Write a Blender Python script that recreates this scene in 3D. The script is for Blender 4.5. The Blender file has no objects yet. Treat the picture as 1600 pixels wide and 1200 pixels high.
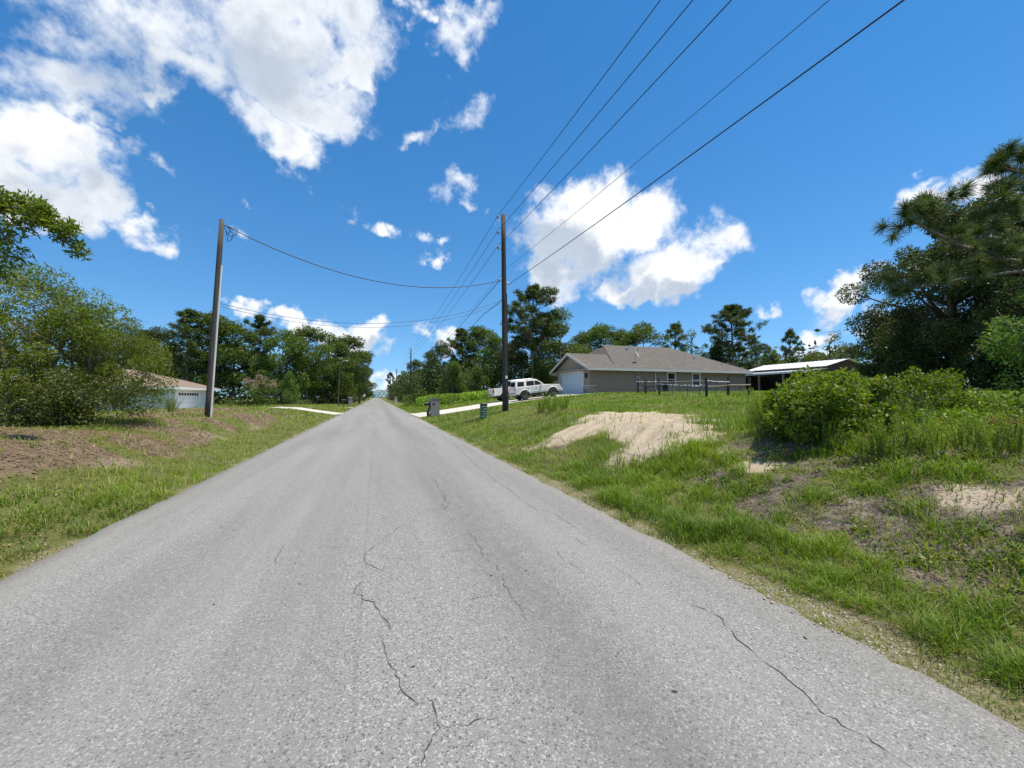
import bpy, bmesh, math, random
import numpy as np
from mathutils import Vector, Matrix, Euler
S = bpy.context.scene
COL = S.collection
R = math.radians

# ---------------------------------------------------------------- camera
cd = bpy.data.cameras.new('camera'); cam = bpy.data.objects.new('camera', cd); COL.objects.link(cam)
cd.sensor_width = 36; cd.lens = 36*640/1600; cd.clip_start = .05; cd.clip_end = 8000
YAW = math.atan(212/640); PITCH = math.atan(20/640)
cam.location = (0, 0, 1.62); cam.rotation_euler = (R(90)+PITCH, 0, -YAW)
S.camera = cam
CA, SA = math.cos(YAW), math.sin(YAW)

# ---------------------------------------------------------------- light and sky
SUN_EL, SUN_AZ = R(74), R(118)            # azimuth clockwise from +Y (the road's direction)
SUN_POWER, SKY_STRENGTH, CLOUD_LEVEL, EXPOSURE = 5.0, .138, .88, .33
sd = Vector((math.sin(SUN_AZ)*math.cos(SUN_EL), math.cos(SUN_AZ)*math.cos(SUN_EL), math.sin(SUN_EL)))
ld = bpy.data.lights.new('sun', 'SUN'); ld.energy = SUN_POWER; ld.angle = R(.55); ld.color = (1, .92, .78)
sun = bpy.data.objects.new('sun', ld); COL.objects.link(sun); sun.rotation_euler = sd.to_track_quat('Z', 'Y').to_euler()
sun.location = (0, 0, 60)
S.view_settings.view_transform = 'Standard'; S.view_settings.look = 'None'
S.view_settings.exposure = EXPOSURE; S.view_settings.gamma = 1; S.view_settings.use_curve_mapping = False
S.cycles.use_denoising = True
S.cycles.max_bounces = 6; S.cycles.transparent_max_bounces = 6; S.cycles.diffuse_bounces = 3; S.cycles.transmission_bounces = 4
S.cycles.sample_clamp_indirect = 6

class NT:                                  # small node-tree helper
    def __init__(s, tree): s.t = tree; s.n = tree.nodes; s.n.clear()
    def add(s, typ, **kw):
        nd = s.n.new(typ)
        for k, v in kw.items():
            if k == 'ins':
                for a, b in v.items(): s.put(nd.inputs[a], b)
            else: setattr(nd, k, v)
        return nd
    def put(s, sock, v):
        if isinstance(v, bpy.types.NodeSocket): s.t.links.new(v, sock)
        elif hasattr(sock.default_value, '__len__') and not hasattr(v, '__len__'): sock.default_value = (v,)*len(sock.default_value)
        elif hasattr(v, '__len__') and len(v) == 3 and len(sock.default_value) == 4: sock.default_value = (*v, 1)
        else: sock.default_value = v
    def math(s, op, a, b=0, c=0, clamp=False):
        nd = s.add('ShaderNodeMath', operation=op, use_clamp=clamp); s.put(nd.inputs[0], a); s.put(nd.inputs[1], b); s.put(nd.inputs[2], c); return nd.outputs[0]
    def vec(s, op, a, b=(0, 0, 0)):
        nd = s.add('ShaderNodeVectorMath', operation=op); s.put(nd.inputs[0], a); s.put(nd.inputs[1], b)
        return nd.outputs['Value'] if op in ('LENGTH', 'DOT_PRODUCT') else nd.outputs[0]
    def scale(s, a, f):
        nd = s.add('ShaderNodeVectorMath', operation='SCALE'); s.put(nd.inputs[0], a); s.put(nd.inputs['Scale'], f); return nd.outputs[0]
    def ramp(s, v, lo, hi, a=0, b=1, smooth=True):
        nd = s.add('ShaderNodeMapRange', interpolation_type='SMOOTHSTEP' if smooth else 'LINEAR'); nd.clamp = True
        for i, x in enumerate((v, lo, hi, a, b)): s.put(nd.inputs[i], x)
        return nd.outputs[0]
    def noise(s, vec, scale, detail=4, rough=.55, col=False, dist=0):
        nd = s.add('ShaderNodeTexNoise', ins={'Vector': vec, 'Scale': scale, 'Detail': detail, 'Roughness': rough, 'Distortion': dist})
        return nd.outputs['Color' if col else 'Fac']
    def mix(s, f, a, b):
        nd = s.add('ShaderNodeMix', data_type='RGBA'); s.put(nd.inputs[0], f); s.put(nd.inputs[6], a); s.put(nd.inputs[7], b); return nd.outputs[2]
    def attr(s, name): return s.add('ShaderNodeAttribute', attribute_name=name).outputs['Fac']

# clouds as directions: azimuth, elevation, half width, half height, tilt, strength
CLOUDS = [(-0.216, 0.658, 0.158, 0.105, 0.348, 1.0), (-0.153, 0.579, 0.12, 0.077, 0.273, 1.0), (-0.195, 0.512, 0.079, 0.052, 0.27, 0.9), (-0.075, 0.636, 0.055, 0.065, 0.242, 1.0), (-0.404, 0.601, 0.135, 0.085, 0.196, 0.55), (-0.493, 0.494, 0.095, 0.07, 0.029, 0.66), (-0.32, 0.66, 0.11, 0.08, 0.2, 0.5), (-0.52, 0.56, 0.08, 0.05, 0.1, 0.5), (-0.43, 0.40, 0.075, 0.022, -0.2, 0.42), (-0.547, 0.382, 0.089, 0.064, 0.181, 1.0), (-0.524, 0.301, 0.085, 0.045, -0.134, 1.0), (-0.435, 0.286, 0.053, 0.024, -0.212, 0.8), (-0.578, 0.32, 0.06, 0.07, 0.376, 1.0), (-0.345, 0.562, 0.076, 0.053, 0.396, 0.6), (-0.39, 0.494, 0.032, 0.027, -0.02, 0.75), (-0.468, 0.446, 0.044, 0.029, 0.086, 0.7), (0.153, 0.73, 0.047, 0.05, 0.582, 0.5), (0.236, 0.767, 0.035, 0.025, 0.058, 0.48), (0.068, 0.764, 0.067, 0.018, 0.176, 0.45), (0.185, 0.602, 0.059, 0.028, 0.223, 0.42), (0.113, 0.572, 0.034, 0.02, 0.113, 0.5), (0.217, 0.461, 0.059, 0.035, 0.204, 0.5), (0.241, 0.423, 0.037, 0.024, 0.032, 0.5), (0.037, 0.387, 0.044, 0.018, 0.109, 0.62), (0.14, 0.35, 0.06, 0.021, -0.194, 0.62), (-0.064, 0.396, 0.033, 0.02, 0.155, 0.42), (-0.365, 0.374, 0.023, 0.015, 0.29, 0.45), (-0.318, 0.387, 0.014, 0.026, 0.273, 0.45), (-0.309, 0.309, 0.025, 0.016, 0.218, 0.4), (0.485, 0.38, 0.135, 0.095, -0.053, 1.05), (0.627, 0.4, 0.083, 0.063, 0.138, 1.0), (0.415, 0.312, 0.075, 0.077, -0.022, 0.95), (0.523, 0.423, 0.095, 0.064, -0.084, 1.0), (0.709, 0.291, 0.12, 0.074, 0.066, 1.1), (0.625, 0.257, 0.12, 0.042, -0.08, 1.0), (0.775, 0.296, 0.062, 0.058, -0.142, 1.0), (0.695, 0.237, 0.119, 0.031, -0.0, 0.9), (-0.158, 0.149, 0.061, 0.025, 0.077, 1.0), (-0.083, 0.136, 0.065, 0.031, 0.058, 1.0), (0.004, 0.136, 0.051, 0.055, 0.044, 1.1), (-0.033, 0.11, 0.07, 0.038, 0.04, 1.0), (-0.249, 0.176, 0.025, 0.028, 0.111, 0.8), (0.164, 0.146, 0.043, 0.021, 0.023, 0.8), (0.028, 0.022, 0.058, 0.021, 0.007, 0.6), (0.998, 0.188, 0.039, 0.035, -0.149, 0.8), (0.961, 0.144, 0.053, 0.022, -0.106, 0.7), (0.884, 0.189, 0.024, 0.014, -0.118, 0.62), (1.136, 0.335, 0.025, 0.022, 0.023, 0.7), (1.199, 0.327, 0.05, 0.035, 0.012, 1.2), (1.13, 0.338, 0.04, 0.025, 0.0, 0.9), (0.95, 0.091, 0.077, 0.033, -0.066, 0.7), (1.058, 0.115, 0.049, 0.046, -0.105, 0.6)]
GREY = [(-0.215, 0.617, 0.129, 0.088, 0.33, 0.62), (0.399, 0.333, 0.117, 0.063, -0.026, 1.0), (0.537, 0.313, 0.111, 0.039, -0.068, 0.9), (0.681, 0.238, 0.127, 0.036, -0.089, 1.0), (0.016, 0.089, 0.087, 0.033, 0.028, 0.8), (-0.445, 0.523, 0.118, 0.056, 0.152, 0.6), (-0.545, 0.318, 0.075, 0.057, 0.106, 0.35), (1.005, 0.157, 0.045, 0.021, -0.127, 0.5)]
world = bpy.data.worlds.new('World'); S.world = world; world.use_nodes = True
world.cycles.sampling_method = 'MANUAL'; world.cycles.sample_map_resolution = 256
w = NT(world.node_tree)
sky = w.add('ShaderNodeTexSky', sky_type='NISHITA', sun_disc=False, sun_elevation=SUN_EL, sun_rotation=SUN_AZ, altitude=20, air_density=1.0, dust_density=0, ozone_density=1.6)
dirv = w.add('ShaderNodeTexCoord').outputs['Generated']
w.put(sky.inputs[0], w.vec('NORMALIZE', w.vec('ADD', w.vec('MULTIPLY', dirv, (1, 1, .87)), (0, 0, .115))))   # clear, deep summer air: no pale band at the horizon
skyc = w.add('ShaderNodeHueSaturation', ins={'Saturation': 1.34, 'Hue': .498, 'Color': sky.outputs[0]}).outputs[0]
warp = w.scale(w.vec('SUBTRACT', w.noise(dirv, 5, 3, .6, col=True), (.5, .5, .5)), .22)
warp2 = w.scale(w.vec('SUBTRACT', w.noise(dirv, 24, 3, .6, col=True), (.5, .5, .5)), .075)
dw = w.vec('ADD', w.vec('ADD', dirv, warp), warp2)
FLAT = 1.6                                 # clouds lie wider than tall
dz = w.vec('MULTIPLY', dw, (1, 1, FLAT))
def blob_field(lst):
    acc = None
    for az, el, ra, rb, tilt, wt in lst:
        c = Vector((math.sin(az)*math.cos(el), math.cos(az)*math.cos(el), math.sin(el)))
        e = c.cross(Vector((0, 0, 1))).normalized(); u = e.cross(c); e2 = e*math.cos(tilt)+u*math.sin(tilt); u2 = u*math.cos(tilt)-e*math.sin(tilt)
        rz = rb*math.hypot(math.sin(el), FLAT*math.cos(el)); rx = ra
        n = max(1, round(max(rx, rz)/min(rx, rz))); r = 1.3*(min(rx, rz) if n > 1 else math.sqrt(rx*rz))
        for i in range(n):
            o = (i-(n-1)/2)/n*2
            p = c+(e2*o*(ra-r/1.3/2) if rx > rz else u2*o*rb*.6)
            nd = w.add('ShaderNodeVectorMath', operation='DISTANCE'); w.put(nd.inputs[0], dz); nd.inputs[1].default_value = (p.x, p.y, p.z*FLAT)
            v = w.math('MULTIPLY_ADD', nd.outputs['Value'], -wt/r, wt)
            acc = v if acc is None else w.math('MAXIMUM', acc, v)
    return acc
field = blob_field(CLOUDS)
fb = w.noise(dirv, 11, 5, .62)
fb2 = w.noise(dirv, 60, 4, .65)
# away from these clouds the sky carries on with broken cumulus of the same kind
fdir = (math.sin(.32), math.cos(.32), .3)
away = w.ramp(w.vec('DOT_PRODUCT', dirv, fdir), .62, .30)
wide = w.math('SUBTRACT', w.math('MULTIPLY', w.ramp(w.noise(dw, 3.2, 2, .55), .50, .72), 1.0), w.math('MULTIPLY', w.math('SUBTRACT', 1, away), 3))
field = w.math('MAXIMUM', field, wide)
dens = w.math('ADD', field, w.math('ADD', w.math('MULTIPLY', w.math('SUBTRACT', fb, .54), 1.05), w.math('MULTIPLY', w.math('SUBTRACT', fb2, .5), .30)))
alpha = w.ramp(dens, .02, .50)
grey = blob_field(GREY)
gfac = w.math('MULTIPLY', w.ramp(w.math('ADD', grey, w.math('MULTIPLY', w.math('SUBTRACT', fb, .5), .8)), -.10, .45), .95)
gfac = w.math('ADD', gfac, w.math('MULTIPLY', w.ramp(w.noise(dw, 14, 3, .6), .45, .75), .22), clamp=True)
thin = w.ramp(dens, .15, .8)
ccol = w.mix(gfac, (1.0, 1.0, 1.0), (.49, .56, .66))
ccol = w.mix(w.math('MULTIPLY', w.math('SUBTRACT', 1, thin), .35), ccol, (.66, .78, .95))
bg1 = w.add('ShaderNodeBackground', ins={'Color': skyc, 'Strength': SKY_STRENGTH})
bg2 = w.add('ShaderNodeBackground', ins={'Color': ccol, 'Strength': CLOUD_LEVEL})
ms = w.add('ShaderNodeMixShader', ins={0: w.math('MULTIPLY', alpha, .97), 1: bg1.outputs[0], 2: bg2.outputs[0]})
w.t.links.new(ms.outputs[0], w.add('ShaderNodeOutputWorld').inputs[0])

# ---------------------------------------------------------------- helpers
rng = np.random.default_rng(7); random.seed(7)
def tag(o, label=None, cat=None, group=None, kind=None):
    if label: o['label'] = label
    if cat: o['category'] = cat
    if group: o['group'] = group
    if kind: o['kind'] = kind
    return o
def link(name, me, mat=None, parent=None, smooth=False):
    o = bpy.data.objects.new(name, me); COL.objects.link(o); o.parent = parent
    if mat is not None and not me.materials: me.materials.append(mat)
    if smooth:
        for p in me.polygons: p.use_smooth = True
    return o
def empty(name, loc=(0, 0, 0), rz=0, scale=(1, 1, 1)):
    o = bpy.data.objects.new(name, None); COL.objects.link(o); o.location = loc; o.rotation_euler = (0, 0, rz); o.scale = scale; o.empty_display_size = .2
    return o
def copy_tree(o, parent=None):
    c = o.copy(); COL.objects.link(c); c.parent = parent
    for ch in o.children: copy_tree(ch, c)
    return c
def np_mesh(name, V, F, attrs=None, mat=None):
    me = bpy.data.meshes.new(name); n, k = len(F), F.shape[1]
    me.vertices.add(len(V)); me.vertices.foreach_set('co', np.ascontiguousarray(V, np.float32).ravel())
    me.loops.add(n*k); me.loops.foreach_set('vertex_index', np.ascontiguousarray(F, np.int32).ravel())
    me.polygons.add(n); me.polygons.foreach_set('loop_start', np.arange(0, n*k, k, dtype=np.int32))
    for a, v in (attrs or {}).items():
        at_ = me.attributes.new(a, 'FLOAT', 'POINT'); at_.data.foreach_set('value', np.ascontiguousarray(v, np.float32))
    me.update(); me.validate()
    if mat: me.materials.append(mat)
    return me
class MB:                                   # collects shapes for ONE mesh
    def __init__(s): s.v = []; s.f = []
    def box(s, x0, x1, y0, y1, z0, z1, M=None):
        b = len(s.v); p = [(x, y, z) for z in (z0, z1) for y in (y0, y1) for x in (x0, x1)]
        s.v += [tuple(M @ Vector(q)) if M else q for q in p]
        s.f += [tuple(b+i for i in q) for q in ((0, 2, 3, 1), (4, 5, 7, 6), (0, 1, 5, 4), (2, 6, 7, 3), (0, 4, 6, 2), (1, 3, 7, 5))]; return s
    def poly(s, pts): b = len(s.v); s.v += [tuple(p) for p in pts]; s.f.append(tuple(range(b, b+len(pts)))); return s
    def slab(s, pts, n):                    # polygon with thickness along n
        b = len(s.v); k = len(pts); n = Vector(n)
        s.v += [tuple(p) for p in pts]+[tuple(Vector(p)+n) for p in pts]
        s.f += [tuple(range(b+k-1, b-1, -1)), tuple(range(b+k, b+2*k))]
        s.f += [(b+i, b+(i+1) % k, b+k+(i+1) % k, b+k+i) for i in range(k)]; return s
    def tube(s, path, rad, seg=8, cap=True):
        path = [Vector(p) for p in path]; n = len(path)
        if not hasattr(rad, '__len__'): rad = [rad]*n
        b = len(s.v); t = (path[1]-path[0]).normalized(); a = t.orthogonal().normalized()
        for i, p in enumerate(path):
            t2 = (path[min(i+1, n-1)]-path[max(i-1, 0)]).normalized(); a = (a-t2*a.dot(t2)).normalized(); c = t2.cross(a)
            s.v += [tuple(p+(a*math.cos(k*2*math.pi/seg)+c*math.sin(k*2*math.pi/seg))*rad[i]) for k in range(seg)]
        for i in range(n-1):
            for k in range(seg): s.f.append((b+i*seg+k, b+i*seg+(k+1) % seg, b+(i+1)*seg+(k+1) % seg, b+(i+1)*seg+k))
        if cap: s.f += [tuple(b+k for k in range(seg-1, -1, -1)), tuple(b+(n-1)*seg+k for k in range(seg))]
        return s
    def lathe(s, prof, seg=20, M=None):     # (radius, height) pairs about z
        b = len(s.v)
        for r, z in prof:
            for k in range(seg):
                p = Vector((r*math.cos(2*math.pi*k/seg), r*math.sin(2*math.pi*k/seg), z)); s.v.append(tuple(M @ p if M else p))
        for i in range(len(prof)-1):
            for k in range(seg): s.f.append((b+i*seg+k, b+i*seg+(k+1) % seg, b+(i+1)*seg+(k+1) % seg, b+(i+1)*seg+k))
        s.f += [tuple(b+k for k in range(seg-1, -1, -1)), tuple(b+(len(prof)-1)*seg+k for k in range(seg))]; return s
    def build(s, name, mat, parent=None, bevel=0, smooth=False):
        me = bpy.data.meshes.new(name); me.from_pydata(s.v, [], s.f); me.update(); me.materials.append(mat)
        o = link(name, me, None, parent, smooth)
        if bevel:
            m = o.modifiers.new('bevel', 'BEVEL'); m.width = bevel; m.segments = 2; m.limit_method = 'ANGLE'; m.angle_limit = R(35)
        return o

# ---------------------------------------------------------------- materials
def mat(name, c, rough=.7, c2=None, scale=6, bump=0, bscale=40, metal=0, spec=.5, detail=4, mapping=None, emit=None):
    m = bpy.data.materials.new(name); m.use_nodes = True; t = NT(m.node_tree)
    p = t.add('ShaderNodeBsdfPrincipled', ins={'Roughness': rough, 'Metallic': metal, 'Specular IOR Level': spec})
    co = t.add('ShaderNodeTexCoord').outputs['Object']
    if mapping: co = t.add('ShaderNodeMapping', ins={'Vector': co, 'Scale': mapping}).outputs[0]
    if c2 is not None: t.put(p.inputs['Base Color'], t.mix(t.ramp(t.noise(co, scale, detail, .6), .3, .7), c, c2))
    else: t.put(p.inputs['Base Color'], c)
    if bump:
        b = t.add('ShaderNodeBump', ins={'Height': t.noise(co, bscale, 4, .6), 'Strength': bump, 'Distance': .02}); t.put(p.inputs['Normal'], b.outputs[0])
    t.t.links.new(p.outputs[0], t.add('ShaderNodeOutputMaterial').inputs[0])
    return m
def leafmat(name, c1, c2, trans=.3, dry=(.32, .26, .12), vary=.35, rough=.5, spec=.35):
    m = bpy.data.materials.new(name); m.use_nodes = True; t = NT(m.node_tree)
    col = t.mix(t.attr('rnd'), c1, c2); col = t.mix(t.attr('dry'), col, dry)
    oi = t.add('ShaderNodeObjectInfo').outputs['Random']
    hs = t.add('ShaderNodeHueSaturation', ins={'Color': col, 'Value': t.ramp(oi, 0, 1, 1-vary*.5, 1+vary*.5, False), 'Hue': t.ramp(oi, 0, 1, .49, .51, False)}).outputs[0]
    p = t.add('ShaderNodeBsdfPrincipled', ins={'Base Color': hs, 'Roughness': rough, 'Specular IOR Level': spec})
    tr = t.add('ShaderNodeBsdfTranslucent', ins={'Color': t.add('ShaderNodeHueSaturation', ins={'Color': hs, 'Value': 1.35, 'Saturation': 1.1, 'Hue': .485}).outputs[0]})
    mx = t.add('ShaderNodeMixShader', ins={0: trans, 1: p.outputs[0], 2: tr.outputs[0]})
    t.t.links.new(mx.outputs[0], t.add('ShaderNodeOutputMaterial').inputs[0])
    return m
M = dict(
    bark=mat('bark', (.10, .08, .06), .9, (.19, .165, .14), 9, .8, 30, mapping=(1, 1, .25)),
    pinebark=mat('pine_bark', (.14, .095, .065), .9, (.24, .19, .15), 7, .8, 25, mapping=(1, 1, .3)),
    polewood=mat('weathered_pole_wood', (.05, .042, .036), .9, (.105, .09, .078), 14, .6, 60, mapping=(1, 1, .06)),
    blackpole=mat('creosote_pole_wood', (.028, .024, .021), .85, (.062, .053, .046), 14, .6, 60, mapping=(1, 1, .06)),
    cable=mat('black_cable', (.02, .02, .022), .6), steel=mat('galvanised_steel', (.42, .43, .44), .45, (.32, .33, .34), 12, metal=.8),
    conduit=mat('pale_conduit', (.74, .74, .72), .5, (.66, .66, .64), 5), porcelain=mat('grey_insulator', (.20, .20, .22), .3),
    stucco=mat('taupe_stucco', (.265, .205, .160), .92, (.30, .235, .185), 3, .25, 160), trim=mat('cream_trim', (.60, .59, .55), .6, (.52, .51, .47), 4),
    white=mat('white_paint', (.78, .79, .80), .45, (.72, .73, .74), 3), door=mat('pale_blue_white_door', (.46, .55, .63), .4, (.50, .59, .67), 2),
    glass=mat('dark_window_glass', (.012, .013, .015), .12, spec=.22), carglass=mat('tinted_car_glass', (.008, .009, .011), .10, spec=.25),
    concrete=mat('pale_concrete', (.47, .44, .385), .9, (.57, .535, .475), 1.6, .3, 120, detail=7), rubber=mat('tyre_rubber', (.018, .018, .018), .85),
    carpaint=mat('white_car_paint', (.74, .72, .67), .3, (.68, .66, .61), 2, spec=.6), chrome=mat('chrome', (.6, .6, .6), .22, metal=1), alloy=mat('alloy_wheel', (.42, .42, .43), .35, metal=.7),
    plastic=mat('black_plastic', (.022, .022, .024), .55), red=mat('red_lamp_lens', (.38, .02, .015), .2), amber=mat('amber_lens', (.55, .2, .03), .25),
    greywood=mat('grey_weathered_boards', (.20, .19, .175), .9, (.30, .285, .265), 8, .5, 50, mapping=(3, 3, .3)),
    darkwood=mat('dark_fence_wood', (.032, .026, .022), .85, (.06, .05, .043), 10, .4, 50, mapping=(1, 1, .2)),
    palewood=mat('pale_rail_wood', (.30, .27, .22), .85, (.22, .19, .16), 8), tape=mat('white_tape', (.75, .75, .74), .5),
    greenbox=mat('green_enamel', (.018, .085, .042), .45, (.026, .105, .055), 5), greenlight=mat('pale_green_band', (.30, .45, .36), .5), greybox=mat('grey_enamel', (.36, .36, .35), .5, (.3, .3, .29), 6),
    barnwood=mat('red_brown_boards', (.085, .05, .035), .85, (.055, .034, .025), 5, .3, 40, mapping=(4, 4, .4)), shade=mat('barn_shade_colour', (.075, .06, .05), .9, (.05, .04, .035), 4),  # second material: shade under the barn roofs, put into the base colour
    metalroof=mat('white_ribbed_metal', (.78, .79, .80), .38, (.72, .73, .75), 2, spec=.6), mint=mat('pale_mint_siding', (.58, .60, .52), .8, (.52, .55, .47), 2),
    crack=mat('crack_dark', (.05, .048, .045), .95), pebble=mat('limestone_crumbs', (.46, .42, .36), .9, (.30, .27, .23), 60), stone=mat('stacked_stone', (.22, .15, .12), .9, (.34, .29, .26), 3, .5, 12),
    oak=leafmat('oak_leaves', (.034, .060, .014), (.095, .130, .030), .30), lightleaf=leafmat('light_green_leaves', (.075, .14, .022), (.13, .20, .035), .35),
    hard=leafmat('woodland_leaves', (.048, .095, .014), (.130, .185, .030), .34), pine=leafmat('pine_needles', (.045, .085, .018), (.110, .16, .035), .25),
    stem=mat('green_stems', (.09, .12, .04), .8, (.16, .13, .07), 8), feather=leafmat('feathery_weed_leaves', (.14, .24, .035), (.27, .38, .05), .45), thin=leafmat('sand_oak_leaves', (.062, .108, .013), (.19, .235, .032), .44, dry=(.28, .21, .09)),
    bush=leafmat('bush_leaves', (.065, .130, .012), (.205, .290, .030), .40), grass=leafmat('grass_blades', (.085, .175, .010), (.235, .345, .026), .38, dry=(.36, .30, .14), vary=0),
    pink=leafmat('pink_blossom', (.30, .19, .15), (.38, .28, .21), .3), litter=leafmat('dead_leaves', (.25, .172, .098), (.11, .072, .042), .05, dry=(.33, .27, .205), vary=0, rough=.9, spec=.1),
    mulch=leafmat('red_dead_leaves', (.26, .09, .045), (.16, .05, .03), .05, vary=0, rough=.9),
)
def shingle(name, c1, c2, c3):
    m = bpy.data.materials.new(name); m.use_nodes = True; t = NT(m.node_tree)
    co = t.add('ShaderNodeTexCoord').outputs['UV']
    br = t.add('ShaderNodeTexBrick', offset=.5, ins={'Vector': co, 'Color1': c1, 'Color2': c2, 'Mortar': c3, 'Scale': 1, 'Mortar Size': .012, 'Brick Width': .33, 'Row Height': .145, 'Bias': 0})
    ob = t.add('ShaderNodeTexCoord').outputs['Object']
    col = t.mix(t.ramp(t.noise(ob, 1.2, 5, .6), .3, .7, 0, .35), br.outputs[0], c3)
    col = t.mix(t.ramp(t.noise(ob, 7, 4, .7), .38, .62, 0, .75), col, c3); col = t.mix(t.ramp(t.noise(ob, 13, 3, .7), .45, .68, 0, .7), col, c2)
    p = t.add('ShaderNodeBsdfPrincipled', ins={'Base Color': col, 'Roughness': .95, 'Specular IOR Level': .2})
    b = t.add('ShaderNodeBump', ins={'Height': br.outputs['Fac'], 'Strength': .5, 'Distance': -.02}); t.put(p.inputs['Normal'], b.outputs[0])
    t.t.links.new(p.outputs[0], t.add('ShaderNodeOutputMaterial').inputs[0]); return m
M['shingle'] = shingle('taupe_shingles', (.128, .117, .102), (.195, .178, .156), (.072, .065, .057))
M['shingle2'] = shingle('tan_shingles', (.25, .185, .14), (.30, .235, .18), (.18, .135, .105))

# ---------------------------------------------------------------- terrain
def sst(a, b, x):
    t = np.clip((x-a)/(b-a), 0, 1); return t*t*(3-2*t)
_h = {}
def vn(x, y, s, seed=0):                    # smooth value noise 0..1
    if seed not in _h: _h[seed] = np.random.default_rng(seed+100).random((256, 256))
    g = _h[seed]; x = np.asarray(x, float)/s; y = np.asarray(y, float)/s
    i = np.floor(x).astype(int); j = np.floor(y).astype(int); u = x-i; v = y-j; u = u*u*(3-2*u); v = v*v*(3-2*v)
    G = lambda a, b: g[a % 256, b % 256]
    return (G(i, j)*(1-u)+G(i+1, j)*u)*(1-v)+(G(i, j+1)*(1-u)+G(i+1, j+1)*u)*v
def fbm(x, y, s, seed=0, o=3): return sum(vn(x, y, s/2**k, seed+k)*.5**k for k in range(o))/sum(.5**k for k in range(o))
PR0 = ([0, 3, 3.6, 4.5, 5.2, 6.5, 8, 11, 15, 20, 26, 40, 80, 3000], [-.03, -.03, .02, .22, .48, .93, 1.05, 1.08, 1.3, 1.55, 1.75, 2.0, 2.2, 2.2])
PR1 = ([0, 3, 3.3, 5.5, 8.2, 10.1, 12.45, 15.1, 18.7, 40, 80, 3000], [-.03, -.03, .0, .26, .65, .95, 1.27, 1.57, 1.9, 2.1, 2.2, 2.2])
PR2 = ([0, 3, 3.4, 6, 12, 20, 40, 80, 3000], [-.03, -.03, .0, .3, .8, 1.3, 1.7, 2, 2.0])
PL0 = ([0, 3.1, 3.5, 4.6, 5.4, 6, 8, 12, 20, 40, 3000], [-.03, -.03, .02, .38, .78, .93, 1.0, .9, .6, .4, .4])
PL1 = ([0, 3.1, 3.4, 5, 6.8, 9, 14, 18, 40, 3000], [-.03, -.03, .0, .25, .55, .6, .2, .02, .02, .3])
PL2 = ([0, 3.1, 3.5, 8, 12, 30, 3000], [-.03, -.03, .0, .15, .3, .4, .4])
def hbase(x, y):
    x = np.asarray(x, float); y = np.asarray(y, float); a = np.abs(x)
    r = np.interp(a, *PR0)*(1-sst(22, 31, y))+np.interp(a, *PR1)*sst(22, 31, y)
    r = r*(1-sst(42, 60, y))+np.interp(a, *PR2)*sst(42, 60, y)
    l = np.interp(a, *PL0)*(1-sst(24, 38, y))+np.interp(a, *PL1)*sst(24, 38, y)
    l = l*(1-sst(52, 62, y))+np.interp(a, *PL2)*sst(52, 62, y)
    return np.where(x > 0, r, l)
def pave_mask(x, y):                        # 1 where a driveway or a house floor keeps the ground smooth
    m = ((x > 2.5) & (x < 40) & (y > 31.8) & (y < 49)) | ((x < -2.5) & (x > -20) & (y > 37.5) & (y < 56)) | ((x < -2.5) & (x > -16) & (y > 60) & (y < 67))
    return m.astype(float)
def H(x, y):
    x = np.asarray(x, float); y = np.asarray(y, float); a = np.abs(x)
    m = sst(3.3, 4.6, a)*(1-pave_mask(x, y))
    return hbase(x, y)+m*((fbm(x, y, 1.3, 3)-.5)*.16+(fbm(x, y, .3, 9, 2)-.5)*.05)
def hz(x, y): return float(H(x, y))
def loc(px, D):                             # ground point at a bearing (given as the photo's column) and a depth in metres
    t = (px-800)/640; x = D*(t*CA+SA); y = D*(CA-t*SA); return x, y, hz(x, y)
def top_height(D, py): return 1.62+(620-py)*D/640
def in_poly(x, y, P):
    ins = np.zeros(np.shape(x), bool); d = np.full(np.shape(x), 1e9)
    for (x0, y0), (x1, y1) in zip(P, P[1:]+P[:1]):
        c = ((y0 > y) != (y1 > y)) & (x < (x1-x0)*(y-y0)/((y1-y0) or 1e-9)+x0); ins ^= c
        L = (x1-x0)**2+(y1-y0)**2; t = np.clip(((x-x0)*(x1-x0)+(y-y0)*(y1-y0))/L, 0, 1)
        d = np.minimum(d, np.hypot(x-x0-t*(x1-x0), y-y0-t*(y1-y0)))
    return np.where(ins, d, -d)
SAND = [(4.0, 10.6), (5.07, 11.3), (5.9, 11.6), (8.0, 13.2), (9.6, 12.6), (9.3, 10.0), (7.6, 7.9), (6.2, 6.4), (5.82, 6.9), (5.17, 6.5), (4.66, 6.9), (4.5, 7.5), (5.3, 8.3), (5.2, 9.6), (4.56, 9.6)]
BARE = [(6.3, 5.9), (7.0, 4.0), (8.3, 2.4), (8.0, .5), (4.9, .9), (4.75, 2.7), (5.0, 3.84), (5.4, 5.3)]
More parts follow.
